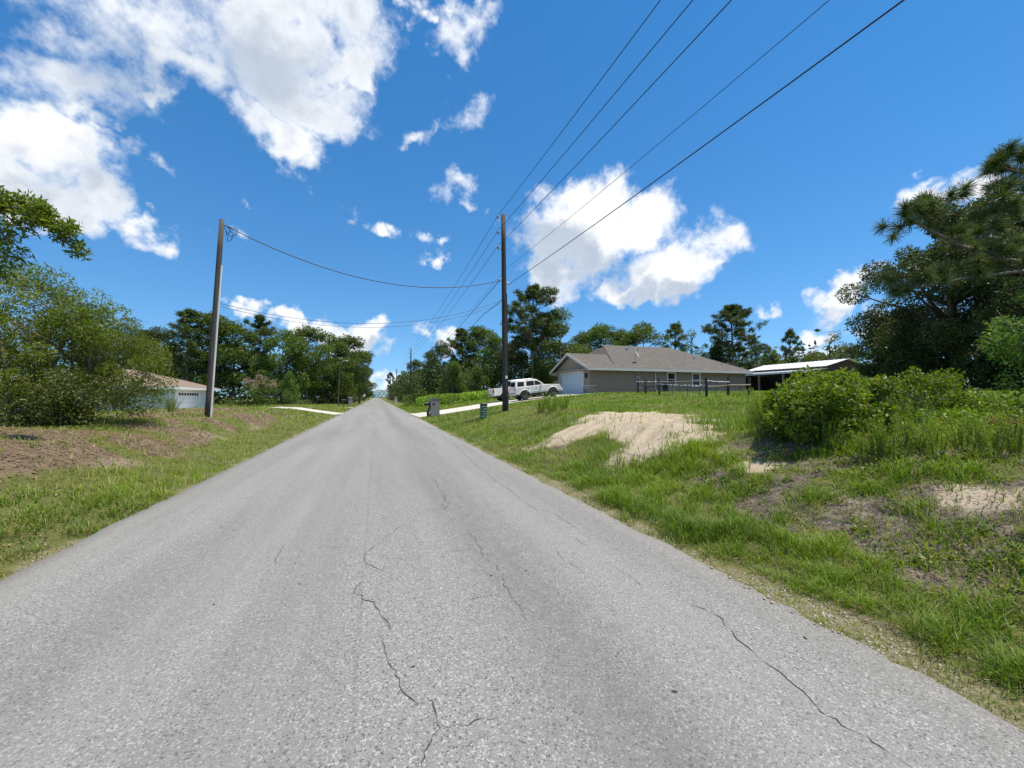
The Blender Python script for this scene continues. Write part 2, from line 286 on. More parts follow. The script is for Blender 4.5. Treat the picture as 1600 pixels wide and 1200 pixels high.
def masks(x, y):
    sand = sst(-.5, .5, in_poly(x, y, SAND)+(fbm(x, y, .8, 20)-.5)*1.3+(fbm(x, y, .2, 27, 2)-.5)*.5)
    for cx, cy, r in ((5.15, 3.4, .28), (5.6, 2.35, .5), (4.5, 2.2, .25), (-4.55, 9.8, .4), (-4.8, 14.6, .6), (-4.7, 19, .7), (5.5, 4.7, .22)):
        sand = np.maximum(sand, sst(-.3, .35, r-np.hypot((x-cx)*1.4, (y-cy)*(1 if cx > 0 else .6))+(fbm(x, y, .5, 22)-.5)*1.1)*(.9 if cx > 0 else .42))
    n = fbm(x, y, 1.1, 30)
    bare = sst(-.5, .5, in_poly(x, y, BARE)+(n-.5)*1.6)*sst(.47, .62, fbm(x, y, .7, 33))
    bare = np.maximum(bare, sst(.58, .68, fbm(x, y, 1.0, 35))*((x > 4.2) & (x < 9) & (y < 12))*.8)
    a = -x
    lit = sst(4.15, 4.9, a+(n-.5)*1.5)*(1-sst(8, 14, a))*(1-sst(24, 34, y+(n-.5)*8))*sst(.34, .56, fbm(x, y, 1.3, 41)+.17*(1-sst(8, 13, y))-.05*sst(12, 20, y))
    pat = np.exp(-((x-3.35)/.30)**2-((y-2.1)/1.1)**2)*.32+np.exp(-((x-3.3)/.25)**2-((y-6.2)/.9)**2)*.25
    edge = 1-sst(.02, .36, np.abs(x)-3.0-pat+(fbm(x, y, .5, 50)-.5)*.7)
    return sand, bare, lit, edge
def concrete_at(x, y):
    return ((x > 2.9) & (x < 19) & (y > 32.3) & (y < 39.8)) | ((x < -2.9) & (np.abs(y-(41.2+np.clip(-x-6, 0, 20)*.75)) < 2.6) & (x > -19)) | ((x < -2.9) & (x > -15) & (y > 61.4) & (y < 65.2))

def axis(dense, lo, hi, step, n, far):
    a = np.arange(lo, hi+1e-6, step)
    g = np.geomspace(1, far/step, n)*step
    return np.unique(np.concatenate([dense, a, hi+np.cumsum(np.diff(np.geomspace(step, far, n))), lo-np.cumsum(np.diff(np.geomspace(step, far, n)))]))
gx = axis([], -9.5, 12.5, .13, 46, 2600)
gy = np.unique(np.concatenate([np.arange(-6, 24, .15), np.arange(24, 62, .45), 62+np.cumsum(np.diff(np.geomspace(.45, 3200, 50))), -6-np.cumsum(np.diff(np.geomspace(.15, 400, 26)))]))
X, Y = np.meshgrid(gx, gy); Z = H(X, Y); sa_, ba_, li_, ed_ = masks(X, Y)
def seg_d(x, y, a, b):
    L = (b[0]-a[0])**2+(b[1]-a[1])**2; t = np.clip(((x-a[0])*(b[0]-a[0])+(y-a[1])*(b[1]-a[1]))/L, 0, 1); return np.hypot(x-a[0]-t*(b[0]-a[0]), y-a[1]-t*(b[1]-a[1]))
rut = np.zeros_like(X)
for a_, b_ in (((4.7, 10.2), (9.4, 12.3)), ((4.9, 9.75), (9.4, 11.6)), ((5.3, 8.0), (9.0, 10.4)), ((5.4, 7.4), (8.8, 9.8)), ((5.0, 10.9), (8.6, 12.9))):      # wheel ruts of the sand track
    d_ = seg_d(X, Y, a_, b_)+(fbm(X, Y, .5, 25)-.5)*.12; rut = np.maximum(rut, 1-sst(.05, .17, d_)); Z = Z+.015*sa_*np.exp(-((d_-.24)/.08)**2)
Z = Z-.04*rut*sa_
nx, ny = len(gx), len(gy); idx = np.arange(nx*ny).reshape(ny, nx)
F = np.stack([idx[:-1, :-1], idx[:-1, 1:], idx[1:, 1:], idx[1:, :-1]], -1).reshape(-1, 4)

def ground_material():
    m = bpy.data.materials.new('verge_ground'); m.use_nodes = True; t = NT(m.node_tree)
    co = t.add('ShaderNodeTexCoord').outputs['Object']
    n1 = t.noise(co, .5, 6, .6); n2 = t.noise(co, 5, 6, .65); n3 = t.noise(co, 40, 5, .7); n4 = t.noise(co, 160, 3, .7)
    g = t.mix(t.ramp(n2, .35, .65), (.075, .125, .018), (.15, .19, .034))
    g = t.mix(t.ramp(n1, .42, .7, 0, .55), g, (.17, .155, .06))
    g = t.mix(t.ramp(n3, .40, .64, 0, .7), g, (.045, .055, .018)); g = t.mix(t.ramp(n4, .40, .62, 0, .6), g, (.19, .155, .085))
    dirt = t.mix(t.ramp(n3, .3, .7), (.20, .15, .102), (.11, .082, .056))
    dirt = t.mix(t.ramp(n2, .4, .7, 0, .6), dirt, (.27, .20, .135))
    drk = t.mix(t.ramp(n3, .35, .65), (.20, .17, .145), (.085, .072, .062)); drk = t.mix(t.ramp(n2, .45, .68, 0, .8), drk, (.31, .26, .20))
    sand = t.mix(t.ramp(n2, .3, .7), (.48, .405, .31), (.40, .33, .245)); sand = t.mix(t.ramp(n4, .3, .7, 0, .4), sand, (.53, .44, .33))
    edge = t.mix(t.ramp(n3, .35, .62), (.33, .285, .205), (.16, .145, .065))
    def soft(a, k=.9): return t.ramp(t.math('ADD', t.attr(a), t.math('MULTIPLY', t.math('SUBTRACT', n3, .5), k)), .32, .62)
    c = t.mix(soft('litter'), g, dirt); c = t.mix(soft('bare'), c, drk); c = t.mix(t.math('MULTIPLY', soft('edge', 1.2), .85), c, edge); sand = t.mix(t.math('MULTIPLY', t.attr('rut'), .55), sand, (.33, .255, .18)); sand = t.mix(t.ramp(n1, .45, .7, 0, .5), sand, (.40, .315, .23)); c = t.mix(soft('sand', .9), c, sand)
    p = t.add('ShaderNodeBsdfPrincipled', ins={'Base Color': c, 'Roughness': .95, 'Specular IOR Level': .1})
    hh = t.math('ADD', t.math('MULTIPLY', n3, .6), t.math('MULTIPLY', n4, .3))
    b = t.add('ShaderNodeBump', ins={'Height': hh, 'Strength': .7, 'Distance': .05}); t.put(p.inputs['Normal'], b.outputs[0])
    t.t.links.new(p.outputs[0], t.add('ShaderNodeOutputMaterial').inputs[0]); return m
gm = np_mesh('ground', np.stack([X, Y, Z], -1).reshape(-1, 3), F, dict(sand=sa_.ravel(), bare=ba_.ravel(), litter=li_.ravel(), edge=ed_.ravel(), rut=rut.ravel()), ground_material())
tag(link('ground', gm, smooth=True), kind='structure')

# ---------------------------------------------------------------- road
def road_material():
    m = bpy.data.materials.new('old_asphalt'); m.use_nodes = True; t = NT(m.node_tree)
    co = t.add('ShaderNodeTexCoord').outputs['Object']
    vo = t.add('ShaderNodeTexVoronoi', ins={'Vector': co, 'Scale': 170, 'Randomness': 1}); agg = t.add('ShaderNodeSeparateColor', ins={0: vo.outputs['Color']}).outputs[0]
    vo2 = t.add('ShaderNodeTexVoronoi', ins={'Vector': co, 'Scale': 105, 'Randomness': 1}); agg2 = t.add('ShaderNodeSeparateColor', ins={0: vo2.outputs['Color']}).outputs[1]
    sx = t.add('ShaderNodeSeparateXYZ', ins={0: co}).outputs
    st = t.add('ShaderNodeMapping', ins={'Vector': co, 'Scale': (1, .07, 1)}).outputs[0]
    n1 = t.noise(st, 1.3, 6, .6); n2 = t.noise(st, .8, 5, .6); n3 = t.noise(co, 9, 5, .65); n4 = t.noise(co, 300, 2, .6); n5 = t.noise(t.add('ShaderNodeMapping', ins={'Vector': co, 'Scale': (1, .08, 1)}).outputs[0], .75, 6, .7)
    c = t.mix(t.ramp(agg, 0, 1, 0, 1, False), (.165, .161, .152), (.315, .307, .292))
    c = t.mix(t.ramp(agg2, .84, .95), c, (.43, .42, .40)); c = t.mix(t.ramp(agg2, .10, .05), c, (.10, .097, .092))
    c = t.mix(t.ramp(n4, .35, .65, 0, .3), c, (.14, .14, .138))
    c = t.mix(t.ramp(n1, .40, .66, 0, .34), c, (.135, .131, .125)); c = t.mix(t.ramp(n2, .46, .72, 0, .42), c, (.31, .302, .286)); c = t.mix(t.ramp(n5, .52, .72, 0, .12), c, (.12, .117, .112))
    # polished, oil-darkened middle of the near lane and paler wheel paths
    lane = t.ramp(t.math('ABSOLUTE', t.math('SUBTRACT', sx[0], t.math('ADD', 1.25, t.math('MULTIPLY', t.math('SUBTRACT', n2, .5), .9)))), .08, .62, 1, 0)
    c = t.mix(t.math('MULTIPLY', lane, t.ramp(n3, .3, .7, .12, .42)), c, (.11, .107, .102))
    seam = t.ramp(t.math('ABSOLUTE', t.math('ADD', sx[0], t.math('ADD', .10, t.math('MULTIPLY', t.math('SUBTRACT', n2, .5), .03)))), .0, .03, 1, 0)
    c = t.mix(t.math('MULTIPLY', seam, .16), c, (.08, .08, .08))
    ed = t.ramp(t.math('ABSOLUTE', sx[0]), 2.55, 3.1); c = t.mix(t.math('MULTIPLY', ed, t.ramp(n3, .35, .7, .05, .4)), c, (.24, .225, .19))
    p = t.add('ShaderNodeBsdfPrincipled', ins={'Base Color': c, 'Roughness': .82, 'Specular IOR Level': .35})
    hh = t.math('MULTIPLY', vo.outputs['Distance'], -.7)
    b = t.add('ShaderNodeBump', ins={'Height': hh, 'Strength': .6, 'Distance': .01}); t.put(p.inputs['Normal'], b.outputs[0])
    t.t.links.new(p.outputs[0], t.add('ShaderNodeOutputMaterial').inputs[0]); return m
ys = np.unique(np.concatenate([np.arange(-30, 30, .11), np.arange(30, 90, .5), np.geomspace(90, 1500, 60)]))
rows = []
el = -3.12-(fbm(ys, ys*0, .9, 60)-.5)*.10-(vn(ys, ys*0, .14, 63)-.5)*.05; er = 3.0+(fbm(ys, ys*0+9, .9, 61)-.5)*.12+(vn(ys, ys*0, .13, 64)-.5)*.06
k0 = np.stack([np.stack([el-.03, ys, ys*0-.06], -1), np.stack([el, ys, ys*0+.012], -1), np.stack([el+.25, ys, ys*0+.02], -1), np.stack([er-.25, ys, ys*0+.02], -1), np.stack([er, ys, ys*0+.012], -1), np.stack([er+.03, ys, ys*0-.06], -1)], 1)
ii = np.arange(len(ys)*6).reshape(-1, 6)
rf = np.stack([ii[:-1, :-1], ii[:-1, 1:], ii[1:, 1:], ii[1:, :-1]], -1).reshape(-1, 4)
road = tag(link('road', np_mesh('road', k0.reshape(-1, 3), rf, None, road_material())), kind='structure')
CRACKS = [[(1.04, 6.77), (1.05, 6.17), (0.96, 5.94), (0.57, 5.83), (0.5, 5.43), (0.27, 5.22), (0.13, 4.97), (0.01, 4.68), (-0.09, 4.54), (-0.09, 4.33), (-0.06, 4.2), (0.02, 4.09), (0.08, 3.97)], [(-0.1, 3.82), (-0.16, 3.63), (-0.1, 3.55), (-0.09, 3.47), (-0.01, 3.41), (0.05, 3.26), (0.05, 3.16), (0.1, 3.06), (0.1, 2.95)], [(-0.09, 3.47), (-0.09, 3.34)], [(0.05, 2.89), (0.06, 2.76), (0.08, 2.72), (0.09, 2.6), (0.13, 2.53), (0.13, 2.45), (0.15, 2.35), (0.19, 2.26), (0.24, 2.22)], [(0.28, 2.26), (0.29, 2.22), (0.3, 2.15), (0.29, 2.08), (0.31, 2.04), (0.26, 1.99), (0.25, 1.96), (0.22, 1.92), (0.2, 1.88), (0.18, 1.82)], [(0.31, 2.04), (0.39, 2.02), (0.44, 2.01), (0.52, 2.02), (0.59, 2.01)], [(1.05, 4.79), (1.07, 4.58), (1.06, 4.23), (1.02, 3.99), (1.09, 3.82), (1.09, 3.56), (1.05, 3.39), (1.06, 3.24), (1.05, 3.04), (1.06, 2.9), (1.03, 2.75)], [(2.14, 6.1), (2.16, 5.48), (2.33, 5.25), (2.33, 4.87), (2.32, 4.5)], [(2.15, 4.22), (2.15, 3.93)], [(1.8, 3.95), (1.76, 3.69), (1.79, 3.56), (1.8, 3.38)], [(2.13, 3.4), (2.15, 3.19), (2.17, 3.11), (2.12, 2.95)], [(2.31, 2.6), (2.36, 2.53), (2.39, 2.41), (2.32, 2.27), (2.28, 2.14), (2.28, 2.05), (2.25, 1.96), (2.24, 1.85), (2.22, 1.76), (2.22, 1.67), (2.19, 1.59), (2.17, 1.53), (2.17, 1.47), (2.18, 1.4), (2.2, 1.35), (2.21, 1.3), (2.21, 1.24), (2.21, 1.18)], [(-0.55, 4.83), (-0.26, 4.73)], [(0.1, 4.3), (0.37, 4.15)], [(0.67, 3.23), (0.96, 3.23)], [(1.04, 8.35), (1.1, 7.87), (1.04, 7.16), (1.09, 6.66), (0.93, 6.1), (0.96, 5.73)], [(2.56, 14.63), (2.41, 11.96), (2.23, 9.31), (2.18, 7.77), (2.19, 6.63), (2.15, 6.1)], [(-0.93, 5.06), (-0.93, 4.68), (-0.9, 4.43)], [(0.95, 4.24), (0.72, 4.28)]]
for k, path in enumerate(CRACKS):           # jagged dark cracks lying in the surface
    pts = []
    for (x0, y0), (x1, y1) in zip(path, path[1:]):
        n = max(2, int(math.hypot(x1-x0, y1-y0)/.035)); nx_, ny_ = -(y1-y0), x1-x0; L = math.hypot(nx_, ny_) or 1
        for i in range(n):
            t_ = i/n; j = random.uniform(-.014, .014); pts.append((x0+(x1-x0)*t_+nx_/L*j, y0+(y1-y0)*t_+ny_/L*j))
    pts.append(path[-1]); V = []; Fc = []
    wide = .0024 if k in (1, 3, 4, 5, 11) else .0016
    for i, (px_, py_) in enumerate(pts):
        a = pts[max(i-1, 0)]; b = pts[min(i+1, len(pts)-1)]; dx, dy = b[0]-a[0], b[1]-a[1]; L = math.hypot(dx, dy) or 1
        e = min(i, len(pts)-1-i); wd = wide*random.uniform(.15, 1.5)*min(1, .3+e*.25)*(1+.10*py_)
        V += [(px_-dy/L*wd, py_+dx/L*wd, .0235), (px_+dy/L*wd, py_-dx/L*wd, .0235)]
        if i: Fc.append((2*i-2, 2*i-1, 2*i+1, 2*i))
    me = bpy.data.meshes.new('crack'); me.from_pydata(V, [], Fc); me.materials.append(M['crack']); link('crack', me, None, road)

# ---------------------------------------------------------------- driveways
def strip(name, path, half, lift=.045, step=.6):
    P = []
    for (x0, y0), (x1, y1) in zip(path, path[1:]):
        n = max(1, int(math.hypot(x1-x0, y1-y0)/step)); P += [(x0+(x1-x0)*i/n, y0+(y1-y0)*i/n) for i in range(n)]
    P.append(path[-1]); V = []; Fc = []; nc = 9
    for i, p in enumerate(P):
        a = P[max(i-1, 0)]; b = P[min(i+1, len(P)-1)]; dx, dy = b[0]-a[0], b[1]-a[1]; L = math.hypot(dx, dy)
        hw = half*(1+.25*max(0, 1-i/4))
        for c in range(nc):
            s_ = (c/(nc-1)*2-1)*hw; x = p[0]-dy/L*s_; y = p[1]+dx/L*s_; V.append((x, y, max(hz(x, y)+lift, .012)))
        for s_ in (-1, 1):
            x = p[0]-dy/L*hw*s_; y = p[1]+dx/L*hw*s_; V.append((x, y, hz(x, y)-.1))
    q = nc+2
    for i in range(len(P)-1):
        for c in range(nc-1): Fc.append((i*q+c, (i+1)*q+c, (i+1)*q+c+1, i*q+c+1))
        Fc += [(i*q+nc, (i+1)*q+nc, (i+1)*q, i*q), (i*q+nc-1, (i+1)*q+nc-1, (i+1)*q+nc+1, i*q+nc+1)]
    me = bpy.data.meshes.new(name); me.from_pydata(V, [], Fc); me.materials.append(M['concrete'])
    return tag(link(name, me), kind='structure')
strip('driveway', [(3.1, 36.0), (18.75, 36.4)], 3.05)
strip('driveway', [(-3.2, 41.2), (-7, 41.6), (-12, 45.5), (-17.9, 50.8)], 1.9)
strip('driveway', [(-3.2, 63.2), (-14, 63.6)], 1.5)

# ---------------------------------------------------------------- grey house with the gable garage
def uv_roof(o):                              # shingle courses follow each slope
    me = o.data; uv = me.uv_layers.new(name='UVMap')
    for p in me.polygons:
        n = p.normal; t = Vector((0, 0, 1)).cross(n)
        t = t.normalized() if t.length > 1e-4 else Vector((1, 0, 0)); b = n.cross(t)
        for li in p.loop_indices:
            co = me.vertices[me.loops[li].vertex_index].co; uv.data[li].uv = (co.dot(t), co.dot(b))
def wall_with_holes(m, p0, p1, z0, z1, holes, th):   # vertical wall from p0 to p1 with rectangular openings (s0, s1, za, zb)
    p0 = Vector((*p0, 0)); p1 = Vector((*p1, 0)); L = (p1-p0).length; d = (p1-p0)/L; nrm = Vector((-d.y, d.x, 0))
    MM = Matrix(((d.x, nrm.x, 0, p0.x), (d.y, nrm.y, 0, p0.y), (0, 0, 1, 0), (0, 0, 0, 1)))
    s = 0
    for s0, s1, za, zb in sorted(holes):
        m.box(s, s0, 0, th, z0, z1, MM); m.box(s0, s1, 0, th, z0, za, MM) if za > z0 else None; m.box(s0, s1, 0, th, zb, z1, MM); s = s1
    m.box(s, L, 0, th, z0, z1, MM)
    return MM
XG, YN, YF, ZB, ZE = 18.8, 33.8, 41.6, 1.7, 4.25      # garage face, near wall, far garage wall, base, eave
XR, YB = 37.6, 47.6
hs = empty('grey_house', (XG, YN, ZB)); tag(hs, 'single-storey taupe stucco house with brown shingle roof behind the sandy bank', 'house')
def part(name, m, mt, par, bevel=0, base=None):
    o = m.build(name, mt, par, bevel)
    if base is not None:                     # built in world coordinates: shift into the parent's frame
        o.matrix_parent_inverse = Matrix.Translation(Vector(base)).inverted()
    return o
HB = (XG, YN, ZB)
m = MB(); wins = [(8.7, 9.65), (11.75, 12.7)]
MW = wall_with_holes(m, (XG, YN), (XR, YN), ZB, ZE, [(a, b, 2.72, 4.0) for a, b in wins], .2); part('side_wall', m, M['stucco'], hs, base=HB)
m = MB(); m.box(XR-.2, XR, YN+.21, YB, ZB, ZE); m.box(XG+3, XR-.21, YB-.2, YB, ZB, ZE); m.box(XG+3, XG+3.2, YF+.01, YB-.21, ZB, ZE); part('rear_wall', m, M['stucco'], hs, base=HB)
m = MB(); DY0, DY1, DZ = 35.1, 40.2, 3.98
m.box(XG, XG+.2, YN+.201, DY0, ZB, ZE); m.box(XG, XG+.2, DY1, YF, ZB, ZE); m.box(XG, XG+.2, DY0, DY1, DZ, ZE)
ym = (YN+YF)/2; m.slab([(XG, YN+.01, ZE), (XG, YF, ZE), (XG, ym, ZE+1.62)], (.2, 0, 0)); m.box(XG+.21, XG+3, YF-.2, YF, ZB, ZE)
part('gable_wall', m, M['stucco'], hs, base=HB)
door = MB().box(XG+.13, XG+.16, DY0+.02, DY1-.02, ZB+.1, DZ-.02).build('garage_door', M['door'], hs); door.matrix_parent_inverse = Matrix.Translation(Vector(HB)).inverted()
for k in range(4):
    z = ZB+.12+k*.54
    o = MB().box(XG+.09, XG+.128, DY0+.03, DY1-.03, z, z+.525).build('door_section', M['door'], door, .008)
m = MB(); m.box(XG-.03, XG+.1, DY0-.1, DY0-.002, ZB, DZ+.1); m.box(XG-.03, XG+.1, DY1+.002, DY1+.1, ZB, DZ+.1); m.box(XG-.032, XG+.1, DY0, DY1, DZ+.002, DZ+.1); part('door_trim', m, M['white'], hs, base=HB)
for a, b in wins:
    fr = MB(); x0, x1 = XG+a, XG+b
    fr.box(x0-.06, x0+.05, YN-.03, YN+.1, 2.66, 4.06); fr.box(x1-.05, x1+.06, YN-.03, YN+.1, 2.66, 4.06); fr.box(x0+.05, x1-.05, YN-.028, YN+.1, 3.95, 4.06); fr.box(x0+.05, x1-.05, YN-.028, YN+.1, 2.66, 2.77); fr.box(x0+.05, x1-.05, YN+.02, YN+.09, 3.34, 3.39)
    f = part('window', fr, M['white'], hs, base=HB)
    MB().box(x0+.04, x1-.04, YN+.07, YN+.085, 2.7, 4.0).build('pane', M['glass'], f)
# roof: main hip body with a small gablet over the garage gable
o_ = .5; e0 = ZE+.02; RX0, RX1, RY, RZ = 24.0, 33.6, 40.7, 7.45
m = MB(); A = (XG+2.5, YN-o_, e0); Bq = (XR+o_, YN-o_, e0); Cq = (XR+o_, YB+o_, e0); Dq = (XG+2.5, YB+o_, e0)
r0, r1 = (RX0, RY, RZ), (RX1, RY, RZ)
gz = .55                                     # gablet height under the ridge
k_ = gz/(RZ-e0); gl = Vector(r0).lerp(Vector(A), k_*.62); gr = Vector(r0).lerp(Vector(Dq), k_*.62); gl.x = gr.x = RX0
m.poly([A, Bq, r1, r0, tuple(gl)]); m.poly([Bq, Cq, r1]); m.poly([Cq, Dq, tuple(gr), r0, r1]); m.poly([Dq, A, tuple(gl), tuple(gr)])
gx0, gx1 = XG-.42, RX0-1.0; gr_z = ZE+1.62+.14
m.poly([(gx0, YN-o_, e0+.004), (XG+4.5, YN-o_, e0+.004), (gx1, ym, gr_z), (gx0, ym, gr_z)]); m.poly([(gx0, ym, gr_z), (gx1, ym, gr_z), (XG+4.5, YF+o_, e0), (gx0, YF+o_, e0)])
rf_ = part('roof', m, M['shingle'], hs, base=HB); uv_roof(rf_)
sm = rf_.modifiers.new('thick', 'SOLIDIFY'); sm.thickness = .06; sm.offset = 1
m = MB(); m.poly([(RX0-.004, gl.y+.1, gl.z+.04), (RX0-.004, gr.y-.1, gr.z+.04), (RX0-.004, RY, RZ-.1)]); m.slab([(RX0-.03, gl.y+.35, gl.z+.1), (RX0-.03, gr.y-.35, gr.z+.1), (RX0-.03, RY, RZ-.22)], (-.02, 0, 0)); MB_g = m.build('gable_vent', M['darkwood'], rf_)
m = MB(); m.box(gx0+.03, XR+o_-.003, YN-o_-.03, YN-o_-.003, e0-.19, e0+.05); m.box(XR+o_+.003, XR+o_+.03, YN-o_, YB+o_, e0-.19, e0+.05); part('fascia', m, M['trim'], hs, base=HB)
m = MB(); m.slab([(gx0-.03, YN-o_-.03, e0-.2), (gx0-.03, ym, gr_z-.2), (gx0-.03, ym, gr_z+.06), (gx0-.03, YN-o_-.03, e0+.06)], (.028, 0, 0)); m.slab([(gx0-.03, ym, gr_z-.2), (gx0-.03, YF+o_, e0-.2), (gx0-.03, YF+o_, e0+.06), (gx0-.03, ym, gr_z+.06)], (.028, 0, 0)); part('rake_board', m, M['trim'], hs, base=HB)
m = MB(); m.box(gx0+.02, XR+o_-.02, YN-o_+.005, YN-.005, e0-.05, e0-.035); m.box(gx0+.02, XG-.005, YN, YF+o_-.02, e0-.056, e0-.041); part('soffit', m, M['trim'], hs, base=HB)
m = MB().tube([(XG+7.2, YN-.09, ZE-.02), (XG+7.2, YN-.09, 2.35), (XG+7.25, YN-.3, 2.1)], .05, 8); part('downspout', m, M['trim'], hs, base=HB)
for yy in (YN+.55, YF-.55):
    m = MB(); m.box(XG-.16, XG-.03, yy-.08, yy+.08, 3.42, 3.78); m.lathe([(.1, 3.4), (.12, 3.45), (.1, 3.8), (.04, 3.86)], 10, Matrix.Translation((XG-.12, yy, 0))); part('wall_lamp', m, M['plastic'], hs, base=HB)
m = MB(); m.box(XG-.07, XG-.003, YN-.07, DY0-.12, ZB, 2.62); m.box(XG-.003, XG+.6, YN-.072, YN-.003, ZB, 2.62); wn = part('stone_wainscot', m, M['stone'], hs, base=HB)
m = MB().box(XG-.1, XG+.66, YN-.11, DY0-.11, 2.624, 2.70); part('wainscot_cap', m, M['trim'], hs, base=HB)
m = MB(); m.box(XG+5.0, XG+5.35, YN-.13, YN-.003, 2.95, 3.6); m.tube([(XG+5.15, YN-.06, 3.6), (XG+5.15, YN-.06, ZE+.0)], .03, 6); m.box(XG+5.2, XG+5.55, YN-.16, YN-.003, 2.35, 2.75); part('meter_box', m, M['greybox'], hs, base=HB)
m = MB(); m.tube([(24.6, 35.0, 5.0), (24.6, 35.0, 5.75), (24.75, 34.9, 5.95)], .03, 6); m.tube([(24.2, 34.6, 4.86), (24.6, 35.0, 5.03)], .025, 6)
m.lathe([(.02, 0), (.22, .03), (.34, .09), (.335, .1), (.2, .045), (.01, .015)], 14, Matrix.Translation((24.62, 34.85, 5.9)) @ Euler((R(65), 0, R(35))).to_matrix().to_4x4()); part('satellite_dish', m, M['greybox'], rf_)
for x, y, rr in ((26.3, 38.9, .16), (27.6, 38.8, .06), (33.4, 36.6, .09), (35.6, 35.0, .06)):
    z = e0+(y-(YN-o_))*(RZ-e0)/(RY-YN+o_); MB().lathe([(rr, z-.05), (rr, z+.3), (rr*.9, z+.36)], 10, Matrix.Translation((x, y, 0))).build('roof_vent', M['steel'], rf_)
ac = empty('air_conditioner', (XG+7.9, YN-1.2, hz(XG+7.9, YN-1.2))); tag(ac, 'dark grey air conditioning unit on the grass beside the house wall', 'air conditioner')
m = MB().box(-.42, .42, -.42, .42, .06, .95); m.build('casing', M['plastic'], ac, .03); m = MB()
for k in range(9): m.box(-.43, .43, -.43, -.422, .14+k*.085, .17+k*.085)
m.build('grille', M['greybox'], ac); MB().box(-.5, .5, -.5, .5, -.15, .055).build('pad', M['concrete'], ac); MB().lathe([(.34, .951), (.34, .97), (.1, .985)], 16).build('fan_guard', M['steel'], ac)

# ---------------------------------------------------------------- pale house beyond the left bank
LH = (-18.2, 47.0, 0.0); lh = empty('pale_house', LH); tag(lh, 'pale mint house with tan hip roof and white garage door behind left trees', 'house')
X1, X0, Y0, Y1, ez = -18.2, -33, 47, 57, 2.5
m = MB(); m.box(X0, X1-.001, Y0, Y0+.2, -.2, ez); m.box(X0, X0+.2, Y0+.21, Y1, -.2, ez); m.box(X0+.21, X1, Y1-.2, Y1, -.2, ez); part('wall', m, M['mint'], lh, base=LH)
m = MB(); m.box(X1-.2, X1, Y0+.201, 47.9, -.2, ez); m.box(X1-.2, X1, 52.9, Y1-.21, -.2, ez); m.box(X1-.2, X1, 47.9, 52.9, 2.2, ez); part('garage_wall', m, M['white'], lh, base=LH)
gd = part('garage_door', MB().box(X1-.14, X1-.1, 47.91, 52.89, -.1, 2.19), M['white'], lh, base=LH)
for k in range(4):
    z = -.05+k*.55; MB().box(X1-.098, X1-.07, 47.95, 52.85, z, z+.535).build('door_section', M['white'], gd, .01)
for k in range(8): MB().box(X1-.068, X1-.06, 48.1+k*.6, 48.1+k*.6+.42, 1.75, 2.0).build('door_window', M['glass'], gd)
m = MB(); q = .45; za = ez; pts = [(X0-q, Y0-q, za), (X1+q, Y0-q, za), (X1+q, Y1+q, za), (X0-q, Y1+q, za)]; ra, rb = (X0+5, 52, 4.35), (X1-5.2, 52, 4.35)
m.poly([pts[0], pts[1], rb, ra]); m.poly([pts[1], pts[2], rb]); m.poly([pts[2], pts[3], ra, rb]); m.poly([pts[3], pts[0], ra]); lr = part('roof', m, M['shingle2'], lh, base=LH); uv_roof(lr)
sm = lr.modifiers.new('thick', 'SOLIDIFY'); sm.thickness = .08; sm.offset = 1
m = MB(); m.box(X0-q, X1+q, Y0-q-.03, Y0-q-.002, za-.17, za+.06); m.box(X1+q+.002, X1+q+.03, Y0-q, Y1+q, za-.17, za+.06); part('fascia', m, M['white'], lh, base=LH)
m = MB(); m.box(X0-q+.01, X1+q-.01, Y0-q+.01, Y1+q-.01, za-.05, za-.03); part('soffit', m, M['white'], lh, base=LH)
m = MB().tube([(X1-.3, Y0-.07, 2.4), (X1-.3, Y0-.07, .0)], .05, 8); part('downspout', m, M['white'], lh, base=LH)
for x in (-22.5, -27.5):
    f = part('window', MB().box(x-.55, x+.55, Y0-.05, Y0-.003, .9, 2.1), M['white'], lh, base=LH); MB().box(x-.46, x+.46, Y0-.06, Y0-.052, .98, 2.02).build('pane', M['glass'], f)

# ---------------------------------------------------------------- open barn with the white metal roof
BB = (39.5, 28, 1.9); bn = empty('barn', BB); tag(bn, 'open pole barn with bright white ribbed metal roof behind the big bushes', 'barn')
def sheet(name, a, b, c, d, rows, parent, mt):   # ribbed sheet between eave a-b and ridge d-c
    m = MB(); a, b, c, d = map(Vector, (a, b, c, d)); n = (b-a).cross(d-a).normalized(); n = n if n.z > 0 else -n
    m.slab([a, b, c, d], n*.03)
    for i in range(rows+1):
        t = i/rows; p0 = a.lerp(b, t); p1 = d.lerp(c, t); s_ = (b-a).normalized()*.025; t0 = n*.031
        m.slab([p0-s_+t0, p0+s_+t0, p1+s_+t0, p1-s_+t0], n*.025)
    o = m.build(name, mt, parent); o.matrix_parent_inverse = Matrix.Translation(Vector(BB)).inverted(); return o
sheet('main_roof', (41.2, 27.8, 4.6), (41.2, 37, 4.6), (44.2, 37, 5.35), (44.2, 27.8, 5.35), 20, bn, M['metalroof'])
sheet('main_roof', (47.4, 27.8, 4.6), (47.4, 37, 4.6), (44.2, 37, 5.352), (44.2, 27.8, 5.352), 20, bn, M['metalroof'])
sheet('lean_to_roof', (39.3, 27.9, 4.12), (39.3, 36.6, 4.12), (41.35, 36.6, 4.35), (41.35, 27.9, 4.35), 18, bn, M['metalroof'])
m = MB(); m.box(39.24, 39.29, 27.9, 36.6, 3.98, 4.16); part('eave_board', m, M['metalroof'], bn, base=BB)
